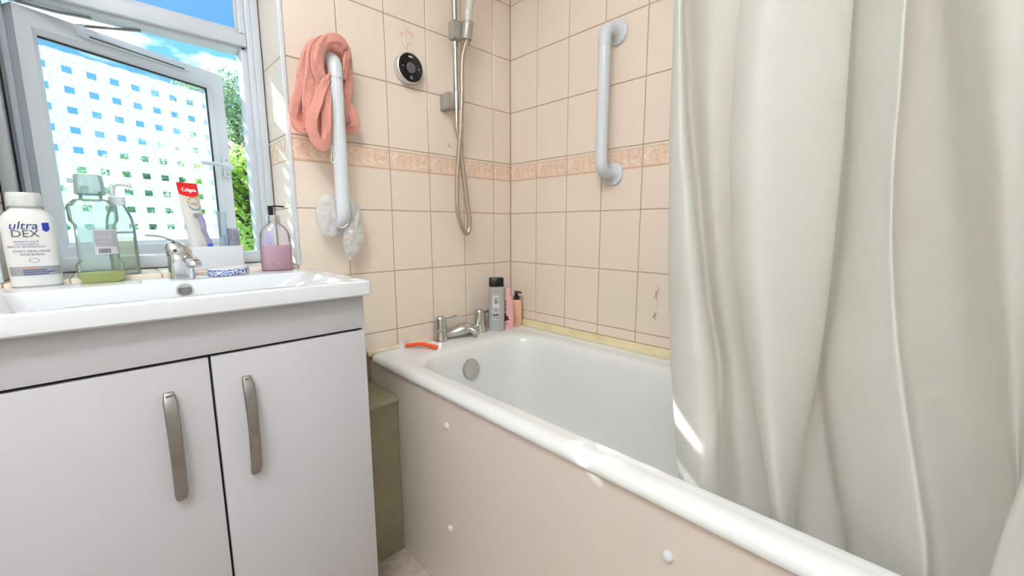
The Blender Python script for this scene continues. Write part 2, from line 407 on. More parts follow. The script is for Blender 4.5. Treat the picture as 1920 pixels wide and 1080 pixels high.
# white corner strips on the window reveals, yellowed strip and old sealant round the bath
struct(box('trim_1', (WX1-.0035, -.0035, WZ0), (WX1+.0085, .0085, WZ1), m_white_pl, None, .003, 3))
struct(box('trim_2', (WX0-.0085, -.0035, WZ0), (WX0+.0035, .0085, WZ1), m_white_pl, None, .003, 3))
prof = [(-.0, -.2362), (-.006, -.2362), (-.0085, -.239), (-.0095, -.247), (-.0105, -.2485), (-.0125, -.250), (-.0165, -.2605), (-.0165, -.2635), (0, -.2635)]
struct(loft('trim_3', [[Vector((x, y, z)) for x, z in prof] for y in (-.0008, -1.738)], m_trim, None))
P = [Vector((-.655+.655*i/40, 0, 0)) for i in range(41)]
v, f = loft_vf([[Vector((p.x, -.0002, -.2555+.0016*noise.noise(p*40))), Vector((p.x, -.003-.001*noise.noise(p*50), -.2575)), Vector((p.x, -.013-.002*noise.noise(p*60+Vector((3, 0, 0))), -.2620)), Vector((p.x, -.013, -.272)), Vector((p.x, -.0002, -.275))] for p in P])
struct(add('trim_4', v, f, m_seal, None, 'angle'))

# ------------------------------------------------------------------ window: fixed frame and the opened sash
win = thing('window_1', ((WX0+WX1)/2, .215, WZ0), kind='structure')
FY0, FY1 = .178, .25
box('frame_jamb', (-.895, .196, .041), (-.846, FY1, 1.098), m_pvc, win, .004)
box('frame_jamb', (-.880, FY0+.004, .041), (-.8465, .196, 1.098), m_pvc, win, .004)
box('frame_jamb', (-.866, FY0-.004, .041), (-.8465, FY0+.006, 1.098), m_pvc, win, .003)
box('frame_jamb', (-1.384, FY0, .041), (-1.362, FY1, 1.098), m_pvc, win, .004)
box('frame_sill', (-1.384, FY0, .041), (-.8465, FY1, .075), m_pvc, win, .004)
box('frame_head', (-1.384, FY0, 1.05), (-.8465, FY1, 1.098), m_pvc, win, .004)
box('frame_transom', (-1.384, .196, .652), (-.880, FY1, .705), m_pvc, win, .004)
box('frame_transom', (-1.384, FY0+.002, .66), (-.880, .198, .694), m_pvc, win, .004)
box('gasket', (-1.3625, .236, .07), (-1.3595, .248, .655), m_gasket, win)
m_fan = thin_clear('fanlight_glass', 'dfeaf2', body=.06)
box('fanlight_pane', (-1.366, .212, .70), (-.89, .218, 1.055), m_fan, win)
box('glazing_bead', (-.9015, .204, .70), (-.893, .213, 1.052), m_pvc, win, .002)
box('glazing_bead', (-1.366, .204, .703), (-.895, .213, .712), m_pvc, win, .002)
# sash: u along it from the hinge, w outwards, z up
SO = Vector((-1.327, .215, 0)); SE = Vector((.885, .466, 0)).normalized(); SN = Vector((-SE.y, SE.x, 0))
def S(u, w, z): return SO+SE*u+SN*w+Vector((0, 0, z))
sash = thing('sash', S(.24, .03, .068), parent=win)
U0, U1, B0, B1 = 0, .483, .068, .641
def member(name, outer, inner, w0, w1, drop):
    """mitred bar between two rectangle edges, front sunk by drop at the inner edge"""
    (a, b), (c, d) = outer, inner
    V = [S(a[0], w0, a[1]), S(b[0], w0, b[1]), S(d[0], w0+drop, d[1]), S(c[0], w0+drop, c[1])]
    V += [S(a[0], w1, a[1]), S(b[0], w1, b[1]), S(d[0], w1, d[1]), S(c[0], w1, c[1])]
    Fc = [(0, 1, 2, 3), (7, 6, 5, 4), (0, 4, 5, 1), (1, 5, 6, 2), (2, 6, 7, 3), (3, 7, 4, 0)]
    return add(name, V, Fc, m_pvc, sash)
def ringrect(i, i2=None): return [(U0+i, B0+i), (U1-i, B0+i), (U1-i, B1-i), (U0+i, B1-i)]
O, M1, I = ringrect(.0), ringrect(.029), ringrect(.0415)
I = [(.041, .110), (.4335, .110), (.4335, .589), (.041, .589)]
M1 = [(.028, .098), (.4465, .098), (.4465, .603), (.028, .603)]
for k, nm in enumerate(('sash_rail', 'sash_stile', 'sash_rail', 'sash_stile')):
    q = (k+1) % 4; member(nm, (O[k], O[q]), (M1[k], M1[q]), 0, .058, 0)
    member('glazing_bead', (M1[k], M1[q]), (I[k], I[q]), .0008, .030, .010)
box('sash_lip', (-.012, .030, .06), (.0, .036, .649), m_pvc, sash, .002, 1, S)
box('sash_lip', (-.012, .046, .06), (.0, .058, .649), m_pvc, sash, .002, 1, S)
box('gasket', (-.0025, .038, .066), (-.0005, .044, .643), m_gasket, sash, 0, 1, S)
for u0_, u1_, z0_, z1_ in ((.041, .4335, .5855, .5892), (.431, .4338, .11, .588)):
    box('gasket', (u0_, .009, z0_), (u1_, .014, z1_), m_gasket, sash, 0, 1, S)
m_pane = thin_clear('window_glass', 'e6f1f3')
box('pane', (.038, .016, .107), (.437, .020, .592), m_pane, sash, 0, 1, S)
def frost(t):
    co = nd(t, 'ShaderNodeTexCoord'); n = nd(t, 'ShaderNodeTexNoise', {'Vector': co.outputs['Object'], 'Scale': 230.0, 'Detail': 1.5})
    r = nd(t, 'ShaderNodeValToRGB', {0: n.outputs['Fac']}); e = r.color_ramp.elements
    e[0].position = .40; e[0].color = srgb('9aa9ab'); e[1].position = .52; e[1].color = srgb('b9c0c0')
    tl = nd(t, 'ShaderNodeBsdfTranslucent', {0: r.outputs[0]}); df = nd(t, 'ShaderNodeBsdfDiffuse', {0: r.outputs[0]})
    s = nd(t, 'ShaderNodeMixShader', {0: .25, 1: tl.outputs[0], 2: df.outputs[0]})
    tr = nd(t, 'ShaderNodeBsdfTransparent', {0: (.95, 1, 1, 1)})
    return nd(t, 'ShaderNodeMixShader', {0: .06, 1: s.outputs[0], 2: tr.outputs[0]}).outputs[0]
m_frost = nodes_mat('frosted_film', frost)
PIT = .0486; hs = .0100
us = sorted(set([.041, .4335]+[q for k in range(-1, 8) for q in (.0885+PIT*k-hs, .0885+PIT*k+hs) if .041 < q < .4335]))
zs = sorted(set([.110, .5725]+[q for k in range(-1, 9) for q in (.5310-.0478*k-hs*.8, .5310-.0478*k+hs*.8) if .11 < q < .5725]))
V, Fc = [], []
for i in range(len(us)-1):
    for j in range(len(zs)-1):
        uc, zc = (us[i]+us[i+1])/2, (zs[j]+zs[j+1])/2
        if abs((uc-.0885+PIT/2) % PIT-PIT/2) < hs and abs((zc-.5310+.0478/2) % .0478-.0478/2) < hs*.8: continue
        k = len(V); V += [S(us[i], .0155, zs[j]), S(us[i+1], .0155, zs[j]), S(us[i+1], .0155, zs[j+1]), S(us[i], .0155, zs[j+1])]; Fc.append((k, k+1, k+2, k+3))
add('frosted_film', V, Fc, m_frost, sash)
# trickle vent on the top rail, espagnolette handle, stays
zv = .6225
rings = []
for u_, h_, d_ in ((.105, .002, .001), (.108, .006, .007), (.118, .0085, .011), (.24, .0095, .013), (.36, .0085, .011), (.372, .006, .007), (.376, .002, .001)):
    rings.append([S(u_, -d_*max(0, math.cos(a))**.6, zv+h_*math.sin(a)) for a in [-math.pi/2+math.pi*k/8 for k in range(9)]]+[S(u_, .001, zv)])
loft('trickle_vent', rings, m_pvc, sash)
box('vent_slot', (.13, -.0145, .617), (.355, -.010, .6185), m_gasket, sash, 0, 1, S)
hz = .345
box('handle_plate', (.455, -.008, hz-.032), (.473, .0, hz+.032), m_white_pl, sash, .003, 2, S)
lathe('handle_boss', S(.464, -.008, hz), -SN, [(.010, 0), (.010, .016), (.008, .02)], m_white_pl, sash, 18)
sweep('handle_lever', [S(.466, -.024, hz), S(.445, -.028, hz+.001), S(.42, -.031, hz+.003), S(.385, -.034, hz+.002), S(.360, -.033, hz+.001)], lambda t: (.0075-.002*t, .005-.001*t), m_white_pl, sash, 12, (0, 0, 1))
for dz in (-.023, .023): lathe('handle_screw', S(.464, -.0082, hz+dz), -SN, [(.0042, 0), (.0035, .0016)], m_steel, sash, 12)
sweep('hinge_stay', [Vector((-1.20, .22, .6475)), Vector((-1.26, .232, .6475)), Vector((-1.32, .222, .6475))], .0035, m_steel, sash, 8)
sweep('hinge_stay', [Vector((-1.11, .226, .6485)), S(.115, .03, .6455)], .0035, m_steel, sash, 8)

# ------------------------------------------------------------------ bath
bath = thing('bathtub', (-.33, -.87, FLOOR), 'white bathtub with a wide rolled rim standing along the tiled wall', 'bathtub')
def bring(i, z, ro, y1=None):   # ring inset from the outer edge
    return rrect(-.655+i, -.004-i, -1.735+i, -.004-i, z, ro)
def iring(a, z, r): return rrect(-.595+a[0], -.092-a[1], -1.60+a[2], -.150-a[3], z, r, 6)
R = [bring(.014, -.288, .02), bring(.004, -.2885, .03), bring(.0, -.284, .034), bring(.0, -.276, .034), bring(.004, -.267, .034), bring(.011, -.2625, .034), bring(.022, -.2605, .034), bring(.034, -.2612, .034), bring(.040, -.2630, .034),
     iring((-.012, -.03, -.03, -.05), -.2634, .13), iring((0, 0, 0, 0), -.2640, .115), iring((.006, .006, .006, .006), -.267, .112), iring((.012, .012, .014, .012), -.276, .11), iring((.02, .02, .03, .018), -.30, .11),
     iring((.035, .035, .09, .03), -.40, .11), iring((.05, .05, .17, .045), -.52, .11), iring((.07, .07, .22, .065), -.585, .11), iring((.10, .10, .27, .10), -.612, .10), iring((.16, .16, .40, .2), -.62, .06)]
v, f = loft_vf(R, False, True); tub = add('tub_shell', v, f, m_bath, bath, True)
oc = Vector((-.364, -.1725, -.344)); oa = Vector((0, -.97, .22))
lathe('overflow_cap', oc, oa, [(.035, -.004), (.036, .004), (.0345, .0075), (.032, .0085), (.028, .0078), (.001, .0072)], m_chrome_old, bath, 40)
pan = box('side_panel', (-.647, -1.737, FLOOR+.001), (-.638, -.004, -.2885), m_panel, bath)
for px, py in ((838, 798), (845, 990), (1252, 1042), (1252, 1290)):
    c = onx(px, py, -.647)
    if c.z < FLOOR+.05: c.z = -.72
    lathe('screw_cap', c, (-1, 0, 0), [(.0085, -.001), (.0088, .002), (.0075, .0055), (.004, .0075), (.0005, .008)], m_white_pl, pan, 20)
pb = thing('pipe_casing', (-.72, -.09, FLOOR), 'olive painted pipe boxing with a lid between the vanity unit and the bath panel', 'pipe box')
box('casing_body', (-.80, -.176, FLOOR+.001), (-.6485, -.0005, -.374), m_olive, pb, .002, 1)
box('casing_lid', (-.80, -.186, -.374), (-.6485, -.0005, -.356), m_olive_top, pb, .005, 2)
# small strip where the panel meets the wall
# bath mixer
tp = thing('bath_mixer_tap', (-.298, -.05, -.2625), 'limescaled chrome bath mixer with two lever heads at the end of the bathtub', 'tap')
for X, pn in ((-.392, 0), (-.207, 1)):
    c = Vector((X, -.037, -.2628))
    lathe('tap_pillar', c, (0, 0, 1), [(.029, 0), (.029, .004), (.0265, .012), (.022, .03), (.0205, .042), (.0215, .044)], m_chrome_old, tp, 28)
    hd = lathe('tap_head', c+Vector((0, 0, .044)), (0, 0, 1), [(.0225, 0), (.0215, .010), (.0195, .034), (.0185, .040), (.0150, .0445), (.002, .0455)], m_chrome_old, tp, 28)
    dx = Vector((.055, -.012 if pn == 0 else .005, .004))
    sweep('lever', [c+Vector((.012, 0, .074)), c+Vector((.012, 0, .074))+dx*.5, c+Vector((.010, 0, .076))+dx], lambda t: (.0045+.003*t, .006+.005*t*t), m_chrome_old, hd, 12, (0, 0, 1))
body = []
for s_ in range(13):
    t = s_/12; x = -.392+.185*t; bump_ = math.exp(-((t-.5)/.24)**2)
    hw = .017+.013*bump_; zc = -.2625+.016+.016*bump_; hh = .0145+.009*bump_
    body.append([Vector((x, -.037-.018*bump_+hw*math.cos(a), zc+hh*math.sin(a))) for a in [2*math.pi*k/16 for k in range(16)]])
loft('bridge_body', body, m_chrome_old, tp)
sweep('spout', crv([(-.300, -.042, -.234), (-.292, -.066, -.230), (-.281, -.088, -.233), (-.276, -.098, -.242), (-.275, -.099, -.250)], 5), lambda t: (.0145-.002*t, .023-.006*t), m_chrome_old, tp, 18, (0, 0, 1))

# ------------------------------------------------------------------ vanity unit, basin, basin tap
vx0, vx1, vy = -1.41, -.826, -.372
vu = thing('vanity_unit', (-1.118, -.19, FLOOR), 'pale grey gloss vanity unit with two doors under the white basin', 'vanity unit')
for a, b in ((vx0, vx0+.018), (vx1-.018, vx1)): box('side_panel', (a, vy+.0195, FLOOR+.06), (b, -.012, -.0038), m_unit, vu, .001, 1)
box('bottom_panel', (vx0+.018, vy+.0195, FLOOR+.06), (vx1-.018, -.012, FLOOR+.078), m_unit, vu)
box('back_panel', (vx0+.018, -.018, FLOOR+.078), (vx1-.018, -.012, -.09), m_unit, vu)
box('plinth', (vx0+.01, vy+.05, FLOOR+.001), (vx1-.01, -.03, FLOOR+.06), m_unit, vu)
box('fascia_panel', (vx0, vy, -.0800), (vx1, vy+.018, -.0045), m_unit, vu, .0012, 2)
box('shadow_gap', (vx0+.002, vy+.0155, -.84), (vx1-.002, vy+.0195, -.0795), m_gap, vu)
for x0, x1, hx in ((vx0, -1.1205, -1.181), (-1.1165, vx1, -1.0655)):
    d = box('door', (x0, vy, FLOOR+.062), (x1, vy+.018, -.0855), m_unit, vu, .0012, 2)
    zt, zb = -.133, -.333; pts = []
    for k in range(15):
        t = k/14; z = zt+(zb-zt)*t; y = vy-.004-.022*math.sin(math.pi*min(max(t, .0), 1))**.55
        pts.append((hx, y, z))
    hr = []
    for i, p in enumerate(pts):
        w = .0098 if 0 < i < 14 else .0075
        hr.append([Vector((p[0]+a*w, p[1]+b*.003, p[2])) for a, b in ((-1, 0), (-.8, -1), (0, -1.35), (.8, -1), (1, 0), (.8, 1), (-.8, 1))])
    loft('door_handle', hr, m_steel, d)
    for z in (zt-.008, zb+.008): box('handle_foot', (hx-.005, vy-.012, z-.005), (hx+.005, vy-.0002, z+.005), m_steel, d)
ZB = .030
bs = thing('basin', (-1.118, -.2, -.004), 'white ceramic inset basin with a square front edge on the vanity unit', 'basin')
def bo(i, z, r): return rrect(-1.42+i, -.814-i, -.397+i, -.0008-i*.0, z, r, 6)
def bi(l, r_, fr_, bk, z, rr): return rrect(-1.375+l, -.862-r_, -.368+fr_, -.098-bk, z, rr, 6)
R = [bo(.012, -.0035, .008), bo(.004, -.0035, .010), bo(0, .000, .012), bo(0, .0255, .012), bo(.0008, .0281, .012), bo(.0024, .0294, .011), bo(.0048, ZB, .010), bo(.012, ZB, .010),
     bi(-.004, -.006, -.006, -.004, ZB, .022), bi(0, 0, 0, 0, ZB-.001, .022), bi(.003, .004, .004, .002, ZB-.0045, .022), bi(.012, .045, .020, .005, -.0, .024), bi(.03, .08, .030, .012, -.040, .03), bi(.07, .12, .05, .03, -.075, .04), bi(.16, .17, .10, .09, -.085, .03)]
v, f = loft_vf(R, True, True); add('basin_bowl', v, f, m_ceram, bs, 'angle')
oc = ony(347, 545, -.1035)
oring = lathe('overflow_ring', Vector((oc.x, -.1012, oc.z)), (0, -1, .15), [(.0165, -.003), (.0165, .003), (.0155, .0045), (.0125, .0045), (.0115, .002), (.0115, .0005)], m_chrome, bs, 32)
lathe('overflow_hole', Vector((oc.x, -.1012, oc.z)), (0, -1, .15), [(.0115, -.001), (.0115, .0012), (.001, .0013)], mat('dark_hole', '6c6c6a', rough=.6), bs, 24)

fr = Frame(-1.113, -.062, ZB, yaw=.1)
bt = thing('basin_mixer_tap', fr(0, 0, 0), 'squat chrome single lever mixer tap at the back of the basin', 'tap')
loft('tap_body', [sup(fr, z, a, b, 3.2, 28, 0, oy) for z, a, b, oy in ((0.0, .0225, .022, 0), (.0015, .0235, .023, 0), (.02, .023, .0225, 0), (.036, .0225, .024, .002), (.048, .022, .026, .004), (.056, .0215, .0245, .002), (.060, .018, .02, 0))], m_chrome, bt)
sweep('tap_spout', crv([fr(.002, .000, .040), fr(.008, .018, .044), fr(.013, .034, .042), fr(.015, .041, .036)], 5), lambda t: (.0125, .0150), m_chrome, bt, 20, (0, 0, 1))
lathe('aerator', fr(.0155, .0405, .0385), (fr.f*.35+Vector((0, 0, -1))), [(.0145, 0), (.0148, .003), (.0135, .004), (.0135, .009), (.0125, .0098), (.012, .009)], m_chrome, bt, 24)
lathe('aerator_mesh', fr(.0155, .0405, .0385)+(fr.f*.35+Vector((0, 0, -1))).normalized()*.0078, (fr.f*.35+Vector((0, 0, -1))), [(.0118, 0), (.001, .0005)], mat('aerator_dark', '55534e', rough=.5, metal=.6), bt, 20)
hdv = loft('tap_cartridge', [sup(fr, z, a, b, 3, 28, ox, oy) for z, a, b, ox, oy in ((.052, .022, .0235, 0, 0), (.062, .0235, .0245, -.001, 0), (.074, .0215, .022, -.004, -.001), (.082, .015, .016, -.008, -.001), (.0845, .006, .007, -.010, -.001))], m_chrome, bt)
sweep('tap_lever', crv([fr(.018, .004, .064), fr(.004, .002, .080), fr(-.016, .0, .091), fr(-.036, -.001, .098), fr(-.056, -.002, .100)], 5), lambda t: (.0035-.001*t, .0115-.0045*t), m_chrome, hdv, 14, (0, 0, 1))
lathe('hot_cold_dot', fr(-.012, .0225, .066), fr.f, [(.0035, -.001), (.0035, .0022), (.001, .0026)], mat('dot_purple', '4a2f55', rough=.3), hdv, 16)

# ------------------------------------------------------------------ things on the basin
m_ink = mat('navy_ink', '3c3f86', rough=.5); m_greyink = mat('grey_ink', '5b5c66', rough=.5); m_silver = mat('silver_label', 'a9acb2', rough=.3, metal=.5)
m_ultra = mat('white_bottle', 'e2e2df', rough=.3, sss=.1)
p = stand(73, 538, ZB, .025); fr = Frame(p.x, p.y, ZB, None, 1.05, 1.12)
A = thing('mouthwash_bottle', p, 'opaque white mouthwash bottle with navy lettering beside the window jamb', 'bottle')
hw, hd = .0335, .0235
bottle('bottle_body', fr, [(0, hw-.003, hd-.003), (.003, hw, hd), (.045, hw+.0015, hd+.001), (.105, hw+.002, hd+.001), (.122, hw+.0005, hd), (.131, hw-.006, hd-.003), (.1365, .0215, .019, 2.4), (.1385, .0195, .0185, 2.1), (.142, .019, .019, 2)], m_ultra, A, 3.0)
bottle('cap', fr, [(.1415, .0232, .0232), (.1428, .0238, .0238), (.163, .0222, .0222), (.1655, .0205, .0205)], mat('white_cap', 'd6d6d4', rough=.35), A, 2.0)
H = hug(fr, hw+.0012, hd+.0008, 3.0, .0008)
decal_text('lettering', H, 'ultra', .0195, -.0075, .102, m_ink, A, shear=.25)
decal_text('lettering', H, 'DEX', .0175, -.006, .0885, m_greyink, A, sx=1.05)
for i, s_ in enumerate(('developed, used &', 'recommended by', 'DENTAL PROFESSIONALS')): decal_text('lettering', H, s_, .0042, -.006, .0795-.0047*i, m_ink, A)
for i, s_ in enumerate(('DAILY ORAL RINSE', 'WHITENING')): decal_text('lettering', H, s_, .0055, -.001, .062-.006*i, m_greyink, A)
add('emblem_ring', *(lambda q: ([H(x, z) for x, z in q], [(i, (i+1) % 20, 20+(i+1) % 20, 20+i) for i in range(20)]))([(.0+.0065*math.cos(t*math.pi/10), .0475+.0042*math.sin(t*math.pi/10)) for t in range(20)]+[(.0+.0058*math.cos(t*math.pi/10), .0475+.0036*math.sin(t*math.pi/10)) for t in range(20)]), m_greyink, A)
polydecal('badge', H, [(.0165, .113), (.0255, .1135), (.0258, .101), (.021, .097), (.0166, .1)], mat('badge_blue', '2b3f9c', rough=.4), A)
decal('silver_band', hug(fr, hw+.0012, hd+.0006, 3, .0006), -.032, .032, .0215, .0370, m_silver, A, 16)
for i, w_ in enumerate((.030, .040, .032)): decal('print_line', H, -.016, -.016+w_, .0305-.0035*i-.0008, .0305-.0035*i+.0006, m_ink, A)
decal('print_line', H, -.016, .006, .0335, .0352, mat('orange_ink', 'd59a7a', rough=.5), A)

m_pet = thin_clear('clear_pet', 'f3fdfb', body=.10, bodycol='eaf8f6')
m_capclear = thin_clear('clear_cap', 'eaf3f2', body=.42, bodycol='dde6e5')
p = stand(194, 531, ZB, .031); fr = Frame(p.x, p.y, ZB, None, 1.17, 1.27)
A = thing('mouthwash_bottle', p, 'waisted clear mouthwash bottle with a little yellow liquid behind the basin', 'bottle')
hw, hd = .0315, .0270
bottle('bottle_body', fr, [(0, hw-.007, hd-.006), (.002, hw-.005, hd-.004), (.012, hw, hd), (.031, hw+.001, hd), (.037, hw-.004, hd-.003), (.096, hw-.004, hd-.003), (.104, hw+.0015, hd), (.128, hw+.0015, hd), (.137, hw-.007, hd-.006), (.1395, .0155, .0155, 2), (.152, .0145, .0145, 2)], m_pet, A, 4.0)
bottle('liquid', fr, [(.0015, hw-.0065, hd-.006), (.004, hw-.004, hd-.0035), (.0125, hw-.0012, hd-.0012), (.017, hw-.001, hd-.001)], thin_clear('yellow_rinse', 'fffde0', body=.75, bodycol='fffcae'), A, 4.0)
bottle('cap', fr, [(.1465, .0200, .0200), (.148, .0205, .0205), (.176, .0188, .0188), (.178, .0178, .0178)], m_capclear, A, 2.2)
box('cap_tab', (-.0265, -.004, .164), (-.0195, .004, .171), m_capclear, A, .001, 1, fr)
bottle('neck_ring', fr, [(.1450, .0175, .0175), (.1475, .0175, .0175)], mat('teal_neck', '8fc0b8', rough=.3), A, 2.0)
H = hug(fr, hw-.0035, hd-.0026, 4.0, .0006)
m_label_b = thin_clear('frosted_label', 'e2eeee', body=.5, bodycol='dbe8ea')
decal('back_label', H, -.0265, .0120, .039, .094, m_label_b, A, 12)
H = hug(fr, hw-.0035, hd-.0026, 4.0, .0012)
decal('ingredients_label', H, -.0045, .0265, .048, .089, mat('grey_label', 'c9c9cc', rough=.5), A, 12)
H = hug(fr, hw-.0035, hd-.0026, 4.0, .0017)
V = []; Fc = []
for i in range(9):
    z = .0865-.0030*i; 
    for a in range(6):
        x0, x1 = -.0035+.0047*a, -.0035+.0047*(a+1); k = len(V); V += [H(x0, z), H(x1, z), H(x1, z-.0014), H(x0, z-.0014)]; Fc.append((k, k+1, k+2, k+3))
add('small_print', V, Fc, mat('print_grey', '96969c', rough=.6), A)
V = []; Fc = []; x = .0005
while x < .015:
    w_ = random.choice((.0004, .0008, .0011)); k = len(V); V += [H(x, .050), H(x+w_, .050), H(x+w_, .0575), H(x, .0575)]; Fc.append((k, k+1, k+2, k+3)); x += w_+random.choice((.0005, .0008))
add('barcode', V, Fc, mat('barcode_ink', '4c4c50', rough=.6), A)

p = Vector((-1.203, .040, WZ0)); fr = Frame(p.x, p.y, WZ0, None, 1.1, 1.2)
A = thing('pump_bottle', p, 'clear round-shouldered pump bottle half hidden behind the clear mouthwash bottle', 'bottle')
bottle('bottle_body', fr, [(0, .021, .017), (.002, .023, .019), (.09, .023, .019), (.108, .0205, .017), (.125, .014, .013, 2.3), (.133, .010, .010, 2)], thin_clear('clear_bottle', 'f4faf6', body=.08), A, 2.6)
bottle('liquid', fr, [(.002, .0215, .0175), (.07, .0218, .0178)], thin_clear('pale_soap', 'fafaf0', body=.10), A, 2.6)
bottle('collar', fr, [(.131, .0135, .0135), (.146, .0125, .0125)], m_white_pl, A, 2.0)
sweep('pump_head', [fr(-.006, 0, .148), fr(-.004, 0, .166), fr(.004, 0, .171), fr(.018, .002, .170), fr(.026, .003, .166)], lambda t: (.0055-.001*t, .009-.005*t), m_white_pl, A, 12, (0, 0, 1))
decal('print_line', hug(fr, .023, .019, 2.6, .0005), -.01, .019, .078, .082, mat('pale_ink', 'a5a6a4', rough=.6), A)

# holder box on the sill with brushing things
hx0, hx1, hy0, hy1, hz0, hz1 = -1.062, -.945, .030, .085, WZ0+.0003, WZ0+.052
cA = ony(360, 463, .03); cB = ony(457, 460, .03)
hx0, hx1, hz1 = cA.x, cB.x, cA.z
A = thing('toothbrush_holder', ((hx0+hx1)/2, .057, hz0), 'white rectangular open holder behind the blue patterned soap dish', 'toothbrush holder')
R = [rrect(hx0+i, hx1-i, hy0+i, hy1-i, z, .006-i*.5, 4) for i, z in ((.0, hz0), (0, hz1-.002), (.001, hz1), (.004, hz1), (.005, hz1-.002), (.006, hz0+.006))]
loft('holder_box', R, m_white_pl, A)
def in_holder(px): return ony(px, 463, .057).x
# toothpaste tube, cap down
bx = in_holder(378); zt = ony(350, 342, .05).z; z0 = hz0+.007
fr = Frame(bx, .058, z0, yaw=.3)
A = thing('toothpaste_tube', (bx, .058, z0), 'white and red toothpaste tube standing cap down in the holder', 'toothpaste')
lean = Vector((-.016, .004, 0))/max(zt-z0, .1)
class Lean(Frame):
    def __call__(s, x, y, z): return s.o+s.r*x+s.f*y+Vector((0, 0, z))+lean*z
fr = Lean(bx, .058, z0, yaw=.45)
ht = zt-z0
tubeR = [(.016, .0165, .0165), (.020, .0195, .0185), (.05, .0205, .0170), (.09, .0220, .0130), (ht-.03, .0238, .006), (ht-.012, .0245, .0022), (ht, .0248, .0007)]
loft('tube_body', [sup(fr, z, a, b, 2.2, 32) for z, a, b in tubeR], mat('tube_white', 'dddbd7', rough=.3), A)
loft('tube_cap', [sup(fr, z, a, a, 2, 24) for z, a in ((0, .0165), (.001, .017), (.0155, .0165), (.0165, .0155))], m_white_pl, A)
def TH(lift):
    def h(x, z):
        for i in range(len(tubeR)-1):
            if tubeR[i][0] <= z <= tubeR[i+1][0]:
                t = (z-tubeR[i][0])/(tubeR[i+1][0]-tubeR[i][0]); a = tubeR[i][1]*(1-t)+tubeR[i+1][1]*t; b = tubeR[i][2]*(1-t)+tubeR[i+1][2]*t; break
        else: a, b = tubeR[-1][1:]
        q = min(abs(x)/a, .995); return fr(min(max(x, -a*.995), a*.995), b*(1-q**2.2)**(1/2.2)+lift, z)
    return h
m_red = mat('tube_red', 'd8232a', rough=.3)
h1 = TH(.0006); V = []; K = 14
zr = [ht-.0005-(.034)*i/6 for i in range(7)]
for i, z in enumerate(zr):
    for k in range(K+1):
        x = -.0243+.0486*k/K; q = abs(x)/.0243
        zz = z if i < 6 else z+.006*q*q
        V.append(h1(x, zz-(0 if i else 0)))
add('red_band', V, [(i*(K+1)+k, i*(K+1)+k+1, (i+1)*(K+1)+k+1, (i+1)*(K+1)+k) for i in range(6) for k in range(K)], m_red, A)
h2 = TH(.0011)
decal_text('lettering', h2, 'Colgate', .0125, .0, ht-.0215, mat('white_ink', 'ffffff', rough=.4), A, bold=.0004, sx=.86)
decal_text('lettering', h2, 'Total', .0125, -.002, ht-.055, mat('gold_ink', 'c39a3e', rough=.4), A, shear=.2)
for a0, a1, c_ in ((.15, 2.6, 'e0963a'), (3.5, 5.9, '2f8790')):
    q = [(.004+.0165*math.cos(a0+(a1-a0)*i/14), ht-.051+.0165*math.sin(a0+(a1-a0)*i/14)) for i in range(15)]+[(.004+.0145*math.cos(a0+(a1-a0)*i/14), ht-.051+.0145*math.sin(a0+(a1-a0)*i/14)) for i in range(15)]
    add('ring_mark', [h2(*c) for c in q], [(i, i+1, 16+i, 15+i) for i in range(14)], mat('ring_'+c_, c_, rough=.4), A)
for i, w_ in enumerate((.018, .023, .02)): decal('print_line', h2, .004-w_/2, .004+w_/2, ht-.078-.0042*i, ht-.0765-.0042*i, m_greyink, A, 6)
q = [(.007+.0055*math.cos(.5+5.2*i/12), ht-.118+.0055*math.sin(.5+5.2*i/12)) for i in range(13)]+[(.007+.0045*math.cos(.5+5.2*i/12), ht-.118+.0045*math.sin(.5+5.2*i/12)) for i in range(13)]
add('ring_mark', [h2(*c) for c in q], [(i, i+1, 14+i, 13+i) for i in range(12)], mat('ring_grey', 'b59a80', rough=.4), A)
# toothbrush
x0 = in_holder(396)
A = thing('toothbrush', (x0, .05, hz0+.008), 'lilac and blue toothbrush leaning in the holder beside the toothpaste', 'toothbrush')
a_, b_ = ony(394, 460, .050), ony(375, 404, .050); d_ = (b_-a_)
sweep('brush_handle', crv([a_+Vector((.004, 0, hz0+.008-a_.z)), a_, a_+d_*.35, a_+d_*.6, a_+d_*.82, a_+d_], 5), lambda t: (([.0055, .0075, .0068, .0040, .0034, .0052, .0066, .0062, .0035][min(8, int(t*8+.5))]), .0038), mat('lilac_plastic', '9d97bd', rough=.35), A, 14, (1, 0, 0))
lathe('blue_grip', a_+Vector((0, -.0042, -.0005)), (0, -1, 0), [(.0058, 0), (.005, .0012), (.001, .0016)], mat('blue_grip', '1d62d6', rough=.4), A, 20)
# clear brush case and small tumbler
c1 = ony(421, 462, .057); zt1 = ony(418, 397, .057).z; fr = Frame(c1.x, .057, hz0+.0075)
A = thing('brush_case', fr(0, 0, 0), 'tall narrow clear plastic case standing in the holder', 'case')
m_case = thin_clear('clear_case', 'eef3f7', body=.25, bodycol='e0e8f0')
bottle('case_body', fr, [(0, .0085, .0075), (.03, .0092, .008), (zt1-fr.o.z-.006, .0105, .009), (zt1-fr.o.z-.003, .0118, .0098), (zt1-fr.o.z, .0118, .0098)], m_case, A, 2.6, 24)
bottle('brush_inside', fr, [(.002, .004, .004), (.055, .0045, .0045), (.06, .0052, .005), (.08, .0045, .0045)], mat('pale_blue', 'b9cfe8', rough=.4), A, 2, 16)
c2 = ony(440, 462, .06); zt2 = ony(440, 428, .06).z; fr = Frame(c2.x, .062, hz0+.0075)
A = thing('small_tumbler', fr(0, 0, 0), 'small frosted tumbler with grey scribbles at the end of the holder', 'cup')
m_tum = thin_clear('marbled_cup', 'dcdce4', body=.6, bodycol='d9d8e2')
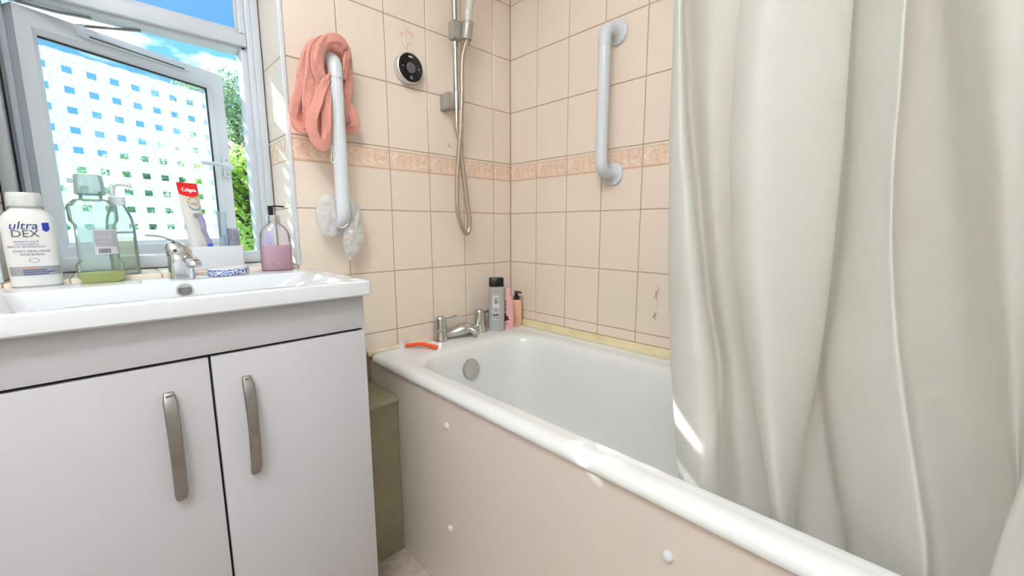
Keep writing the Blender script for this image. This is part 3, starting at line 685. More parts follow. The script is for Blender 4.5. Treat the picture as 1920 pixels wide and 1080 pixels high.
tz = zt2-fr.o.z
bottle('cup_body', fr, [(0, .0115, .0115), (.03, .0135, .0135), (tz, .0150, .0150), (tz, .0140, .0140), (.02, .012, .012), (.004, .0105, .0105)], m_tum, A, 2, 28)
Hc = hug(fr, .0150, .0150, 2.0, .0006); V = []; Fc = []
for k in range(5):
    Q = crv([(-.009+.0045*k+.0015*math.sin(i*1.7+k*2.1), tz-.036+.0105*i+.0015*math.cos(i*2.3+k), 0) for i in range(4)], 4)
    for i in range(len(Q)-1):
        n0 = len(V); V += [Hc(Q[i].x, Q[i].y), Hc(Q[i].x+.0008, Q[i].y), Hc(Q[i+1].x+.0008, Q[i+1].y), Hc(Q[i+1].x, Q[i+1].y)]; Fc.append((n0, n0+1, n0+2, n0+3))
add('scribble', V, Fc, m_greyink, A)

# soap dish
p = stand(430, 517.5, ZB, .028); fr = Frame(p.x, p.y, ZB, yaw=.55)
A = thing('soap_dish', p, 'white oval soap dish with a blue patterned band on the basin ledge', 'soap dish')
dw = .0465; dh = .0195
bottle('dish_body', fr, [(0, dw-.003, .025), (.001, dw-.001, .027), (dh-.001, dw+.001, .0285), (dh, dw, .028), (dh, dw-.003, .0255), (.006, dw-.005, .023)], m_ceram, A, 2.5, 48)
def dishpat(t):
    co = nd(t, 'ShaderNodeTexCoord'); mp_ = nd(t, 'ShaderNodeMapping', {0: co.outputs['Object'], 'Scale': (260., 260., 300.)})
    ck = nd(t, 'ShaderNodeTexChecker', {0: mp_.outputs[0], 'Scale': 1.0, 1: srgb('2f5fb0'), 2: srgb('e9eff8')})
    vo = nd(t, 'ShaderNodeTexVoronoi', {'Vector': co.outputs['Object'], 'Scale': 190.0})
    rp = nd(t, 'ShaderNodeValToRGB', {0: vo.outputs['Distance']}); e = rp.color_ramp.elements; e[0].position = .3; e[0].color = srgb('2a57a8'); e[1].position = .5; e[1].color = srgb('e6edf7'); rp.color_ramp.interpolation = 'CONSTANT'
    nz = nd(t, 'ShaderNodeTexNoise', {'Vector': co.outputs['Object'], 'Scale': 45.0}); g2 = nd(t, 'ShaderNodeMath', {0: nz.outputs['Fac'], 1: .5}, operation='GREATER_THAN')
    mm = nd(t, 'ShaderNodeMixRGB', {0: g2.outputs[0], 1: ck.outputs[0], 2: rp.outputs[0]})
    return nd(t, 'ShaderNodeBsdfPrincipled', {'Base Color': mm.outputs[0], 'Roughness': .2}).outputs[0]
v, f = loft_vf([sup(fr, z, dw+.0016, .0291, 2.5, 48) for z in (.0025, .0160)], False, False); add('patterned_band', v, f, nodes_mat('dish_pattern', dishpat), A, True)

# pink soap dispenser
p = stand(521, 508, ZB, .026); fr = Frame(p.x, p.y, ZB, None, 1.26, 1.17)
A = thing('soap_dispenser', p, 'clear pump dispenser half full of pink soap at the window corner', 'soap dispenser')
hw, hd = .0300, .0215
bottle('bottle_body', fr, [(0, hw-.002, hd-.002), (.002, hw, hd), (.072, hw, hd), (.085, hw-.0015, hd-.001), (.096, hw-.006, hd-.004), (.104, hw-.013, hd-.008), (.108, .0125, .0125, 2.2), (.112, .0105, .0105, 2)], thin_clear('clear_dispenser', 'faf9fc', body=.04), A, 3.2)
bottle('pink_soap', fr, [(.0022, hw-.003, hd-.003), (.004, hw-.0018, hd-.0018), (.058, hw-.0018, hd-.0018)], thin_clear('pink_liquid', 'fff0f5', body=.9, bodycol='ffe4ee'), A, 3.2)
bottle('collar', fr, [(.1105, .0128, .0128), (.112, .0132, .0132), (.127, .0128, .0128), (.1285, .0105, .0105)], m_chrome, A, 2.0)
sweep('pump_head', [fr(-.004, 0, .127), fr(-.004, 0, .142), fr(-.003, 0, .1455)], lambda t: (.0062+.0015*t, .0062+.0015*t), m_black, A, 14)
sweep('pump_nozzle', [fr(-.008, 0, .1465), fr(.008, .004, .1478), fr(.022, .008, .1462)], lambda t: (.0022, .006-.0035*t), m_black, A, 10, (0, 0, 1))
sweep('dip_tube', [fr(0, 0, .118), fr(.001, .002, .06), fr(.004, .0, .006)], .0022, mat('dip_white', 'f3f3f5', rough=.4), A, 10)
decal('label_print', hug(fr, hw, hd, 3.2, .0006), -.001, .0055, .014, .0205, mat('label_grey', 'c07d90', rough=.5), A, 3)
polydecal('lilac_label', hug(fr, hw, hd, 3.2, -.012), [(-.019, .063), (-.004, .063), (-.006, .086), (-.010, .089), (-.014, .086)], mat('lilac_label', 'c9bce6', rough=.5), A)

# ------------------------------------------------------------------ grab rails
def grab_rail(label, wall, a, z0, z1, ribbed):
    """wall 'A' (y = 0, a = x) or 'B' (x = 0, a = y)"""
    def Q(o, s, z): return Vector((a+s, -o, z)) if wall == 'A' else Vector((-o, a-s, z))
    G = thing('grab_rail', Q(0, 0, z0-.05), label, 'grab rail')
    off = .072; r = .0185; k = .034
    n = 40; V = []
    rings = []
    for z in (z0+k+.008, z1-k-.008):
        rings.append([Q(off+math.cos(2*math.pi*i/n)*(r-(.0008 if (ribbed and i % 2) else 0)), math.sin(2*math.pi*i/n)*(r-(.0008 if (ribbed and i % 2) else 0)), z) for i in range(n)])
    loft('rail_bar', rings, m_white_pl, G, True, True, False if ribbed else 'angle')
    for z, s in ((z0, 1), (z1, -1)):
        pts = [Q(off, 0, z+s*(k+.022)), Q(off, 0, z+s*k)]+[Q(off-k+k*math.cos(t), 0, z+s*(k-k*math.sin(t))) for t in [math.pi/2*i/8 for i in range(1, 9)]]+[Q(.012, 0, z)]
        e = sweep('rail_elbow', pts, r+.0012, m_white_pl, G, 28)
        nrm = Q(1, 0, 0)-Q(0, 0, 0)
        lathe('wall_flange', Q(-.0005+.001, 0, z), nrm, [(.037, 0), (.038, .003), (.0365, .0075), (.033, .010), (.025, .0105), (.0245, .014), (.020, .016)], m_white_pl, G, 40)
    return G
grab_rail('white ribbed grab rail beside the window with the pink towel hanging on it', 'A', -.7345, .160, .604, True)
grab_rail('plain white grab rail on the long tiled wall above the bathtub', 'B', -.490, .318, .752, False)

# pink towel looped over the rail
m_towel = mat('pink_terry', 'f3a594', rough=.95, sheen=.5, bump=(420, 1.0, .004))
def terry(v, amp=.0012, fq=130):
    return [p+Vector((noise.noise(p*fq), noise.noise(p*fq+Vector((7, 0, 0))), noise.noise(p*fq+Vector((0, 9, 0)))))*amp for p in v]
T = []
def strand(pts, w, d=None, upv=(0, -1, 0)):
    """flat band of terry; pts: (pixel x, pixel y, distance in front of the wall)"""
    P_ = crv([ony(a, b, -c) for a, b, c in pts], 9)
    d = d or .0050; n = 22; rings = []; ph = random.uniform(0, 6)
    for i, p in enumerate(P_):
        t = (P_[min(i+1, len(P_)-1)]-P_[max(i-1, 0)]).normalized(); nn = Vector(upv); nn = (nn-t*nn.dot(t)).normalized(); b = t.cross(nn)
        tw_ = .35*math.sin(ph+i*.16); nn, b = nn*math.cos(tw_)+b*math.sin(tw_), b*math.cos(tw_)-nn*math.sin(tw_)
        e = math.sin(math.pi*min(max(i/(len(P_)-1), .06), .94))**.35; r = []
        for k in range(n):
            a = 2*math.pi*k/n; c, q = math.cos(a), math.sin(a); u_ = math.copysign(abs(q)**.55, q)*w*1.45*e
            r.append(p+nn*(math.copysign(abs(c)**.7, c)*d*e+.0022*math.cos(u_/w*4.4+ph))+b*u_)
        rings.append(r)
    v, f = loft_vf(rings); T.append((terry(v, .0011, 170), f))
T.append((lambda q: (terry(q[0]), q[1]))(pillow_vf([ony(a, b, -.030) for a, b in [(612, 70), (634, 74), (652, 92), (656, 130), (652, 175), (662, 215), (665, 238), (645, 248), (618, 262), (592, 262), (566, 244), (552, 226), (553, 200), (560, 165), (566, 120), (578, 88)]], (0, -1, 0), .020, .004, 60, flat_back=.8)))
strand([(622, 74, .060), (600, 76, .068), (580, 90, .068), (570, 125, .066), (563, 165, .062), (552, 205, .058), (552, 230, .060), (566, 243, .066), (580, 243, .066)], .0095)
strand([(630, 74, .075), (604, 78, .085), (586, 98, .085), (582, 145, .083), (577, 195, .080), (578, 235, .075)], .0115)
strand([(640, 80, .09), (618, 74, .100), (602, 90, .098), (598, 125, .090), (606, 150, .082), (618, 158, .075)], .0100)
strand([(612, 74, .07), (594, 90, .092), (590, 125, .090), (598, 160, .085), (590, 185, .078)], .0070)
strand([(622, 140, .078), (606, 160, .090), (594, 195, .094), (584, 225, .090), (588, 252, .088), (600, 272, .086), (612, 268, .084), (617, 240, .080), (615, 200, .076), (617, 160, .070)], .0105)
strand([(615, 160, .082), (612, 200, .088), (612, 240, .084), (606, 262, .08)], .0085)
strand([(606, 82, .098), (620, 71, .103), (638, 76, .100), (647, 92, .092)], .0095)
strand([(636, 74, .075), (650, 92, .072), (653, 125, .062), (652, 165, .055), (645, 205, .048), (642, 236, .046)], .0105)
strand([(646, 85, .085), (652, 100, .085), (648, 120, .078), (646, 150, .07)], .0070)
strand([(650, 185, .048), (660, 212, .046), (666, 234, .044), (656, 243, .044), (642, 247, .044)], .0100)
v, f = join(T)
tw = thing('towel', ony(610, 280, -.06), 'salmon pink terry towel draped in loops over the ribbed grab rail', 'towel')
add('towel_cloth', v, f, m_towel, tw, True)
sweep('hanging_loop', crv([ony(a, b, -.070) for a, b in [(613, 262), (619, 272), (622, 285), (621, 298), (624, 306), (627, 298), (624, 280), (617, 268)]], 6), (.0022, .0012), mat('white_tape', 'f2efec', rough=.8), tw, 8)

# shower cap pulled over the foot of the rail
def capmat(t):
    c = srgb('ffffff'); df = nd(t, 'ShaderNodeBsdfDiffuse', {0: c}); tl = nd(t, 'ShaderNodeBsdfTranslucent', {0: c}); tr = nd(t, 'ShaderNodeBsdfTransparent', {0: (1, 1, 1, 1)}); gl = nd(t, 'ShaderNodeBsdfGlossy', {0: (1, 1, 1, 1), 'Roughness': .2})
    a = nd(t, 'ShaderNodeMixShader', {0: .5, 1: df.outputs[0], 2: tl.outputs[0]}); b = nd(t, 'ShaderNodeMixShader', {0: .36, 1: a.outputs[0], 2: tr.outputs[0]})
    co = nd(t, 'ShaderNodeTexCoord'); n = nd(t, 'ShaderNodeTexNoise', {'Vector': co.outputs['Object'], 'Scale': 60.0, 'Detail': 3.0, 'Distortion': 1.5}); bp = nd(t, 'ShaderNodeBump', {'Strength': .8, 'Distance': .008, 'Height': n.outputs['Fac']})
    for q in (df, tl, gl): t.links.new(bp.outputs[0], q.inputs['Normal'])
    return nd(t, 'ShaderNodeMixShader', {0: .07, 1: b.outputs[0], 2: gl.outputs[0]}).outputs[0]
m_cap = nodes_mat('thin_white_film', capmat)
sc = thing('shower_bonnet', ony(650, 490, -.05), 'crumpled translucent white shower cap hung on the lower end of the ribbed rail', 'shower cap')
l1 = [(628, 366), (612, 363), (600, 372), (593, 392), (594, 415), (603, 434), (617, 445), (629, 441), (633, 424), (631, 398)]
l2 = [(652, 373), (665, 379), (675, 394), (679, 420), (682, 448), (679, 464), (668, 478), (655, 489), (648, 474), (644, 455), (645, 436), (651, 418), (655, 396)]
for l, sd_ in ((l1, 1), (l2, 5)):
    v, f = pillow_vf([ony(a, b, -.052) for a, b in l], (0, -1, 0), .018, .011, 75, rings=(1, .97, .9, .8, .68, .54, .4, .25, .1), seed=sd_); add('cap_lobe', v, f, m_cap, sc, True)
sweep('elastic_hem', crv([ony(a, b, -.097) for a, b in [(629, 421), (637, 426), (645, 426), (652, 420)]], 5), .0022, m_cap, sc, 8)

# ------------------------------------------------------------------ shower
ctl = thing('shower_controller', (-.470, -.016, .608), 'round black digital shower controller with a chrome ring on the tiled wall', 'shower control')
cc = Vector((-.471, 0, .652)); ax = Vector((0, -1, 0))
lathe('chrome_ring', cc+Vector((0, -.0004, 0)), ax, [(.0455, 0), (.0475, .004), (.0475, .022), (.0465, .026), (.0440, .0275), (.043, .027)], mat('satin_ring', 'd9dadb', rough=.22, metal=.9), ctl, 56)
lathe('dial_face', cc, ax, [(.0432, .020), (.0432, .0276), (.042, .0284), (.001, .0288)], mat('gloss_black', '0b0b0d', rough=.08), ctl, 56)
lathe('dial_button', cc+ax*.0285, ax, [(.0165, 0), (.0160, .0008), (.001, .001)], mat('grey_button', '55565b', rough=.35), ctl, 32)
m_mark = mat('mark_white', 'c9cacc', rough=.4)
def cpt(x, z): return cc+Vector((x, -.0294, z))
for nm, q in (('brand_mark', [(-.008, .030), (.007, .030), (.007, .0345), (-.008, .0345)]), ('minus_mark', [(-.0315, -.0008), (-.026, -.0008), (-.026, .0008), (-.0315, .0008)]), ('plus_mark', [(.026, -.0008), (.0315, -.0008), (.0315, .0008), (.026, .0008)]), ('plus_mark', [(.028, -.0026), (.0296, -.0026), (.0296, .0026), (.028, .0026)])):
    add(nm, [cpt(*a) for a in q], [(0, 1, 2, 3)], m_mark, ctl)
q = [(.0045*math.cos(i*math.pi/8), -.030+.0045*math.sin(i*math.pi/8)) for i in range(16)]+[(.0033*math.cos(i*math.pi/8), -.030+.0033*math.sin(i*math.pi/8)) for i in range(16)]
add('power_mark', [cpt(*a) for a in q], [(i, (i+1) % 16, 16+(i+1) % 16, 16+i) for i in range(16)], m_mark, ctl)

m_sat = mat('satin_chrome', 'bdbbb7', rough=.16, metal=1); m_hose = mat('hose_metal', 'b9aca0', rough=.3, metal=.85)
m_greypl = mat('grey_plastic', 'aaa49d', rough=.35, metal=.4)
rx, ry = -.3105, -.052
sh = thing('shower_rail', (rx, -.03, .50), 'chrome shower riser rail with sliding holder and looping hose on the tiled wall', 'shower rail')
sweep('riser_bar', [Vector((rx, ry, 1.12)), Vector((rx, ry, .512))], .0095, m_sat, sh, 24)
for z in (.576, 1.08):
    box('wall_bracket', (rx-.034, -.050, z-.028), (rx-.006, -.0004, z+.028), m_greypl, sh, .005, 2)
    lathe('bracket_collar', (rx, ry, z-.030), (0, 0, 1), [(.0118, 0), (.0122, .002), (.0122, .058), (.0118, .06)], m_sat, sh, 24)
box('slider_block', (rx-.020, ry-.022, .770), (rx+.022, ry+.014, .830), m_greypl, sh, .006, 2)
lathe('slider_cradle', (rx+.024, ry-.030, .772), (.06, -.12, 1), [(.0175, 0), (.0185, .003), (.0195, .05), (.018, .056)], m_greypl, sh, 24)
box('slider_lever', (rx+.038, ry-.024, .766), (rx+.047, ry+.006, .830), m_greypl, sh, .003, 2)
hs_ = Vector((rx+.026, ry-.036, .826))
sweep('handset', crv([hs_, hs_+Vector((.004, -.006, .05)), hs_+Vector((.012, -.02, .12)), hs_+Vector((.02, -.045, .19)), hs_+Vector((.024, -.08, .235))], 5), lambda t: (.0135+.006*t*t, .0135+.006*t*t), mat('pale_handset', 'cfcac2', rough=.3), sh, 20)
lathe('spray_head', hs_+Vector((.024, -.075, .24)), (.05, -.75, -.65), [(.02, -.02), (.045, -.004), (.048, .006), (.044, .012), (.001, .013)], m_greypl, sh, 32)
hp = [Vector((rx, ry, .575)), Vector((rx, ry, .53)), Vector((rx, ry, .49))]+[ony(a, b, c) for a, b, c in [(862, 262, -.055), (866, 300, -.058), (872, 350, -.058), (878, 395, -.06), (880.5, 425, -.06), (875, 438, -.06), (866, 425, -.058), (858.5, 395, -.056), (857, 350, -.056), (859, 300, -.062), (863, 250, -.072), (866, 180, -.078), (867, 110, -.080)]]+[hs_+Vector((-.001, .002, -.052)), hs_+Vector((0, 0, .0))]
P_ = crv(hp[1:], 14)
sweep('shower_hose', P_, lambda t: .0088 if t < .5 else .0078, m_hose, sh, 14)
# spiral ribs of the free end of the hose
rb = []
for i in range(len(P_)*3//4, len(P_)-14):
    a, b = P_[i], P_[i+1]
    for k in range(2):
        c = a.lerp(b, k/2); rb.append(loft_vf([circ(c+(b-a).normalized()*h, b-a, r_, 12) for h, r_ in ((-.0012, .0076), (0, .0086), (.0012, .0076))]))
v, f = join(rb); o = add('hose_ribs', v, f, m_hose, sh, True); o['kind'] = 'stuff'
wp = lathe('wall_plug', ony(841, 272, -.0004), (0, -1, .1), [(.0042, 0), (.004, .006), (.0055, .007), (.005, .010), (.001, .011)], m_white_pl, None, 16)
tag(wp, 'tiny white screw plug left in the tiles below the shower bracket', 'wall plug')

# ------------------------------------------------------------------ bottles in the bath corner, razor
zb = -.2632
p = Vector((-.149, -.072, zb)); fr = Frame(p.x, p.y, zb, yaw=-.62)
A = thing('shower_gel_bottle', p, 'silver grey shower gel bottle with a black cap standing on the bath corner', 'bottle')
prof_ = [(0, .0285, .0175), (.002, .0300, .019), (.06, .0310, .0195), (.13, .0300, .019), (.178, .0285, .018)]
bottle('bottle_body', fr, prof_, mat('silver_plastic', 'b9bab8', rough=.3, metal=.25), A, 2.6)
bottle('cap', fr, [(.178, .0288, .0183), (.180, .0295, .019), (.210, .0285, .0183), (.2135, .026, .016)], m_black, A, 2.6)
H = hug(fr, .0305, .0193, 2.6, .0007)
decal('label', H, -.017, .008, .048, .145, mat('pale_label', 'dcdcd8', rough=.5), A, 8)
H = hug(fr, .0305, .0193, 2.6, .0013)
V = []; Fc = []
def bar(x0, x1, z0_, z1_):
    k = len(V); V.extend([H(x0, z0_), H(x1, z0_), H(x1, z1_), H(x0, z1_)]); Fc.append((k, k+1, k+2, k+3))
x = -.010
while x < .004:
    w_ = random.choice((.0006, .0010, .0014)); bar(x, x+w_, .112, .126); x += w_+.0008
for i in range(5): bar(-.014, .005, .094-.004*i, .0955-.004*i)
for i in range(3): bar(-.011, .004, .136-.004*i, .1372-.004*i)
for i, (a, b) in enumerate(((-.015, -.009), (-.007, -.002), (-.001, .0025), (.004, .007))): bar(a, b, .062, .072)
for a, b in ((-.014, -.007), (-.003, .006)): bar(a, b, .053, .057)
add('label_print', V, Fc, mat('label_ink', '3a3a3c', rough=.6), A)
p = Vector((-.086, -.068, zb)); fr = Frame(p.x, p.y, zb, yaw=-.75)
A = thing('pink_bottle', p, 'pink bottle with dark flower print between the grey bottle and the peach one', 'bottle')
bottle('bottle_body', fr, [(0, .023, .016), (.002, .0250, .018), (.05, .0265, .0185), (.10, .0245, .0175), (.128, .0185, .0145), (.141, .0135, .012, 2.2), (.1425, .0138, .0125, 2.2), (.165, .0132, .012, 2.2), (.167, .012, .011, 2.2)], mat('pink_plastic', 'f1b9b9', rough=.35), A, 2.4)
H = hug(fr, .0262, .0183, 2.4, .0008)
def blob(cx, cz, r, n, sd_): return [(cx+r*(.75+.35*math.sin(k*2.1+sd_))*math.cos(2*math.pi*k/n), cz+r*1.2*(.75+.35*math.cos(k*1.7+sd_))*math.sin(2*math.pi*k/n)) for k in range(n)]
for i, (cx, cz, r) in enumerate(((-.006, .048, .011), (-.012, .036, .009), (.0, .040, .008), (-.008, .060, .006))): polydecal('flower_print', H, blob(cx, cz, r, 11, i), mat('maroon_print', '4f1722', rough=.5), A)
for i in range(6): polydecal('script_print', H, [(-.014+.002*math.sin(i), .072+.008*i), (-.003, .074+.008*i), (-.004, .0765+.008*i), (-.013, .0755+.008*i)], mat('black_print', '2b2226', rough=.5), A)
for i, (x_, z_) in enumerate(((-.008, .022), (.0, .018), (-.012, .014))): polydecal('script_print', H, [(x_-.004, z_), (x_+.006, z_+.002), (x_+.005, z_+.0035), (x_-.004, z_+.002)], mat('black_print'), A)
p = Vector((-.034, -.068, zb)); fr = Frame(p.x, p.y, zb, yaw=-.85)
A = thing('peach_pump_bottle', p, 'square peach pump bottle with a black pump in the bath corner', 'bottle')
bottle('bottle_body', fr, [(0, .0215, .0195), (.002, .0225, .0205), (.108, .0225, .0205), (.111, .0205, .0185)], mat('peach_plastic', 'e2b08f', rough=.4), A, 7.0)
bottle('pump_collar', fr, [(.111, .0125, .0125), (.127, .012, .012), (.128, .008, .008), (.136, .007, .007)], m_black, A, 2)
sweep('pump_nozzle', [fr(-.008, 0, .141), fr(.006, .001, .1425), fr(.022, .002, .140)], lambda t: (.0058-.002*t, .0085-.004*t), m_black, A, 12, (0, 0, 1))
H = hug(fr, .0225, .0205, 7, .0006)
for i, w_ in enumerate((.02, .026, .022, .028, .018)): decal('print_line', H, -.012, -.012+w_, .045-.007*i, .0462-.007*i, mat('brown_ink', 'a9795c', rough=.5), A, 4)

rz = -.2625
pa, pb_ = onz(762, 652, rz), onz(820, 655, rz)
A = thing('razor', (pa+pb_)/2, 'orange disposable razor with a white head lying on the bath rim', 'razor')
d = (pb_-pa); pr = Vector((-d.y, d.x, 0)).normalized()
m_or = mat('orange_plastic', 'f0582a', rough=.35)
sweep('razor_handle', crv([pa+Vector((0, 0, .008)), pa+d*.2+Vector((0, 0, .012)), pa+d*.45+Vector((0, 0, .016)), pa+d*.75+Vector((0, 0, .012)), pb_+Vector((0, 0, .006))], 6), lambda t: (.0058+.0012*t, .0070+.0026*math.sin(math.pi*min(1, t*1.05))+.002*t), m_or, A, 14, (0, 0, 1))
hp_ = pa-d.normalized()*.004
R = []
for s_ in (-.019, .019):
    R.append([hp_+pr*s_+d.normalized()*a+Vector((0, 0, b)) for a, b in ((-.011, .001), (-.013, .016), (-.007, .026), (.002, .027), (.005, .018), (.004, .001))])
loft('razor_head', R, mat('razor_white', 'f0e9e2', rough=.4), A)
R = [[hp_+pr*s_+d.normalized()*a+Vector((0, 0, b)) for a, b in ((-.0095, .005), (-.0100, .012), (-.0085, .012), (-.0085, .005))] for s_ in (-.017, .017)]
loft('blade', R, m_chrome, A)

# ------------------------------------------------------------------ shower curtain, hung inside the bath
def curtmat(t):
    c = srgb('efeee9'); co = nd(t, 'ShaderNodeTexCoord')
    n = nd(t, 'ShaderNodeTexNoise', {'Vector': co.outputs['Object'], 'Scale': 14.0, 'Detail': 5.0, 'Distortion': .8}); bp = nd(t, 'ShaderNodeBump', {'Strength': .22, 'Distance': .012, 'Height': n.outputs['Fac']})
    df = nd(t, 'ShaderNodeBsdfPrincipled', {'Base Color': c, 'Roughness': .6, 'Specular IOR Level': .2, 'Normal': bp.outputs[0]}); tl = nd(t, 'ShaderNodeBsdfTranslucent', {0: c, 'Normal': bp.outputs[0]})
    return nd(t, 'ShaderNodeMixShader', {0: .5, 1: df.outputs[0], 2: tl.outputs[0]}).outputs[0]
m_curt = nodes_mat('white_curtain_fabric', curtmat)
LV = [0, 140, 280, 420, 560, 700, 840, 980]         # heights at which the folds are read, as pixel rows of the view
def edge(tbl): # interpolate (row, column) table at LV
    out = []
    for y in LV:
        for (y0, x0), (y1, x1) in zip(tbl[:-1], tbl[1:]):
            if y0 <= y <= y1: out.append(x0+(x1-x0)*(y-y0)/(y1-y0)); break
    return out
E0 = edge([(0, 1264), (300, 1254), (560, 1254), (660, 1257), (760, 1263), (900, 1273), (1080, 1290)])
E1 = edge([(0, 1280), (150, 1285), (300, 1293), (440, 1310), (540, 1316), (660, 1343), (800, 1342), (930, 1346), (1080, 1350)])
E2 = edge([(0, 1392), (200, 1372), (330, 1366), (460, 1378), (560, 1386), (640, 1400), (740, 1412), (820, 1428), (970, 1447), (1080, 1455)])
E3 = edge([(0, 1598), (210, 1585), (400, 1570), (540, 1557), (640, 1542), (740, 1530), (860, 1505), (1080, 1495)])
E3b = edge([(0, 1600), (210, 1590), (400, 1580), (560, 1560), (740, 1531), (860, 1556), (1000, 1578), (1080, 1592)])
E4 = edge([(0, 1697), (200, 1688), (310, 1673), (420, 1671), (540, 1674), (740, 1692), (900, 1720), (1080, 1745)])
E6 = edge([(0, 2010), (560, 1995), (840, 1936), (980, 1890), (1080, 1862)])
def lerpE(a, b, t): return [x+(y-x)*t for x, y in zip(a, b)]
def offE(a, d): return [x+d for x in a]
def const(x, slope=0): return [x+slope*y for y in LV]
def dep(a, b): return [a+(b-a)*i/(len(LV)-1) for i in range(len(LV))]
cols = [(offE(E0, 12), dep(-.455, -.47)), (E0, dep(-.500, -.505)), (lerpE(E0, E1, .6), dep(-.527, -.53)), (E1, dep(-.505, -.505)), (offE(E1, -3), dep(-.470, -.465)), (offE(E1, 10), dep(-.445, -.44)), (lerpE(E1, E2, .5), dep(-.462, -.465)), (offE(E2, 6), dep(-.450, -.45)), (offE(E2, 22), dep(-.458, -.455)),
        (offE(E2, 4), dep(-.505, -.51)), (E2, dep(-.528, -.535)), (lerpE(E2, E3, .22), dep(-.562, -.558)), (lerpE(E2, E3, .62), dep(-.525, -.535)), (offE(E3, -4), dep(-.482, -.50)), (offE(E3, -6), dep(-.468, -.475)), (offE(E3, -22), dep(-.452, -.455)), (offE(E3b, -4), dep(-.445, -.44)), (offE(E3b, 12), dep(-.458, -.485)),
        (lerpE(E3b, E4, .4), dep(-.480, -.512)), (lerpE(E3b, E4, .8), dep(-.508, -.535)), (E4, dep(-.522, -.542)), (offE(E4, 1), dep(-.490, -.51)), (offE(E4, -12), dep(-.445, -.47)), (offE(E4, 16), dep(-.400, -.41)),
        (const(1760, .05), dep(-.400, -.415)), (const(1808, .07), dep(-.445, -.445)), (const(1862, .05), dep(-.480, -.48)), (lerpE(const(1862, .05), E6, .6), dep(-.485, -.47)), (offE(E6, 22), dep(-.485, -.485)), (E6, dep(-.51, -.568)), (offE(E6, 70), dep(-.53, -.572)), (const(2300, -.1), dep(-.47, -.52)), (const(2600), dep(-.50, -.52))]
cols = [(E_, [min(max(-.48+(d+.48)*1.18, -.572), -.34) for d in D_]) for E_, D_ in cols]
ncol = []
for E_, D_ in cols:
    pts = [onx(x, y, d) for x, y, d in zip(E_, LV, D_)]
    top = pts[0]+(pts[0]-pts[1])*.5; pts = [Vector((-.50+(pts[0].x+.50)*.8, pts[0].y, 1.245)), Vector((pts[0].x, pts[0].y, 1.0))]+[p for p in pts if p.z < .98]
    ncol.append(pts)
# resample every column on common heights, then smooth spline across the folds
HZ = [1.245-(1.245+.46)*i/70 for i in range(71)]
def atz(c, z):
    for a, b in zip(c[:-1], c[1:]):
        if b.z <= z <= a.z: t = (a.z-z)/(a.z-b.z); return a.lerp(b, t)
    a, b = c[-2], c[-1]; t = (a.z-z)/(a.z-b.z); q = a.lerp(b, min(t, 1.6)); return Vector((max(q.x, -.555), q.y, z))
rows = []
for z in HZ: rows.append([atz(c, z) for c in ncol])
for it in range(3):
    rows = [rows[0]]+[[(rows[i-1][j]+rows[i][j]*2+rows[i+1][j])/4 for j in range(len(cols))] for i in range(1, len(rows)-1)]+[rows[-1]]
grid = []
for r_, z in zip(rows, HZ):
    q = crv(r_, 7)
    for k, p in enumerate(q):
        p.z = z; w_ = noise.noise(p*9)*.004+noise.noise(p*26)*.0012
        p.x += w_
        if z < -.24: p.x = max(p.x, -.565)
    grid.append(q)
nc = len(grid[0]); V = [p for r_ in grid for p in r_]
Fc = [(i*nc+j, i*nc+j+1, (i+1)*nc+j+1, (i+1)*nc+j) for i in range(len(grid)-1) for j in range(nc-1)]
cu = add('shower_curtain', V, Fc, m_curt, None, True)
tag(cu, 'white waterproof shower curtain hanging in deep folds inside the bathtub', 'shower curtain')
rl = thing('curtain_rail', (-.50, -.87, 1.25), 'white shower curtain rail above the bathtub', 'curtain rail')
sweep('rail_tube', [Vector((-.50, -.001, 1.262)), Vector((-.50, -1.739, 1.262))], .0125, m_white_pl, rl, 20)

# ------------------------------------------------------------------ added uplighter out of view, fills the room with light
lp = thing('added_fill_light', (-1.58, -1.2, ZC-.21), 'white uplighter bowl added out of view as fill light', 'fill light')
lathe('fill_base', (-1.58, -1.2, ZC), (0, 0, -1), [(.06, .0), (.06, .02), (.05, .025)], m_white_pl, lp, 32)
lathe('fill_stem', (-1.58, -1.2, ZC-.02), (0, 0, -1), [(.008, 0), (.008, .18)], m_chrome, lp, 12)
lathe('fill_bowl', (-1.58, -1.2, ZC-.21), (0, 0, 1), [(.001, 0), (.08, .008), (.14, .035), (.17, .075), (.172, .075), (.165, .07), (.135, .03), (.001, .006)], mat('glowing_fill_bowl', 'f6f9ff', rough=.4, emit=3.0), lp, 48)  # bowl emits as part of the added fill
ld = bpy.data.lights.new('added_fill_up', 'AREA'); ld.shape = 'DISK'; ld.size = .24; ld.energy = 31; ld.color = (.90, .96, 1)  # added fill, aimed up for bounce off the ceiling
lo = bpy.data.objects.new('added_fill_up', ld); COL.objects.link(lo); lo.location = (-1.58, -1.2, ZC-.15+Z0); lo.rotation_euler = (math.pi, 0, 0)
ld = bpy.data.lights.new('added_fill_down', 'AREA'); ld.shape = 'DISK'; ld.size = .34; ld.energy = 6.5; ld.color = (.90, .96, 1)  # added fill below the bowl, aimed down
lo = bpy.data.objects.new('added_fill_down', ld); COL.objects.link(lo); lo.location = (-1.58, -1.2, ZC-.22+Z0)

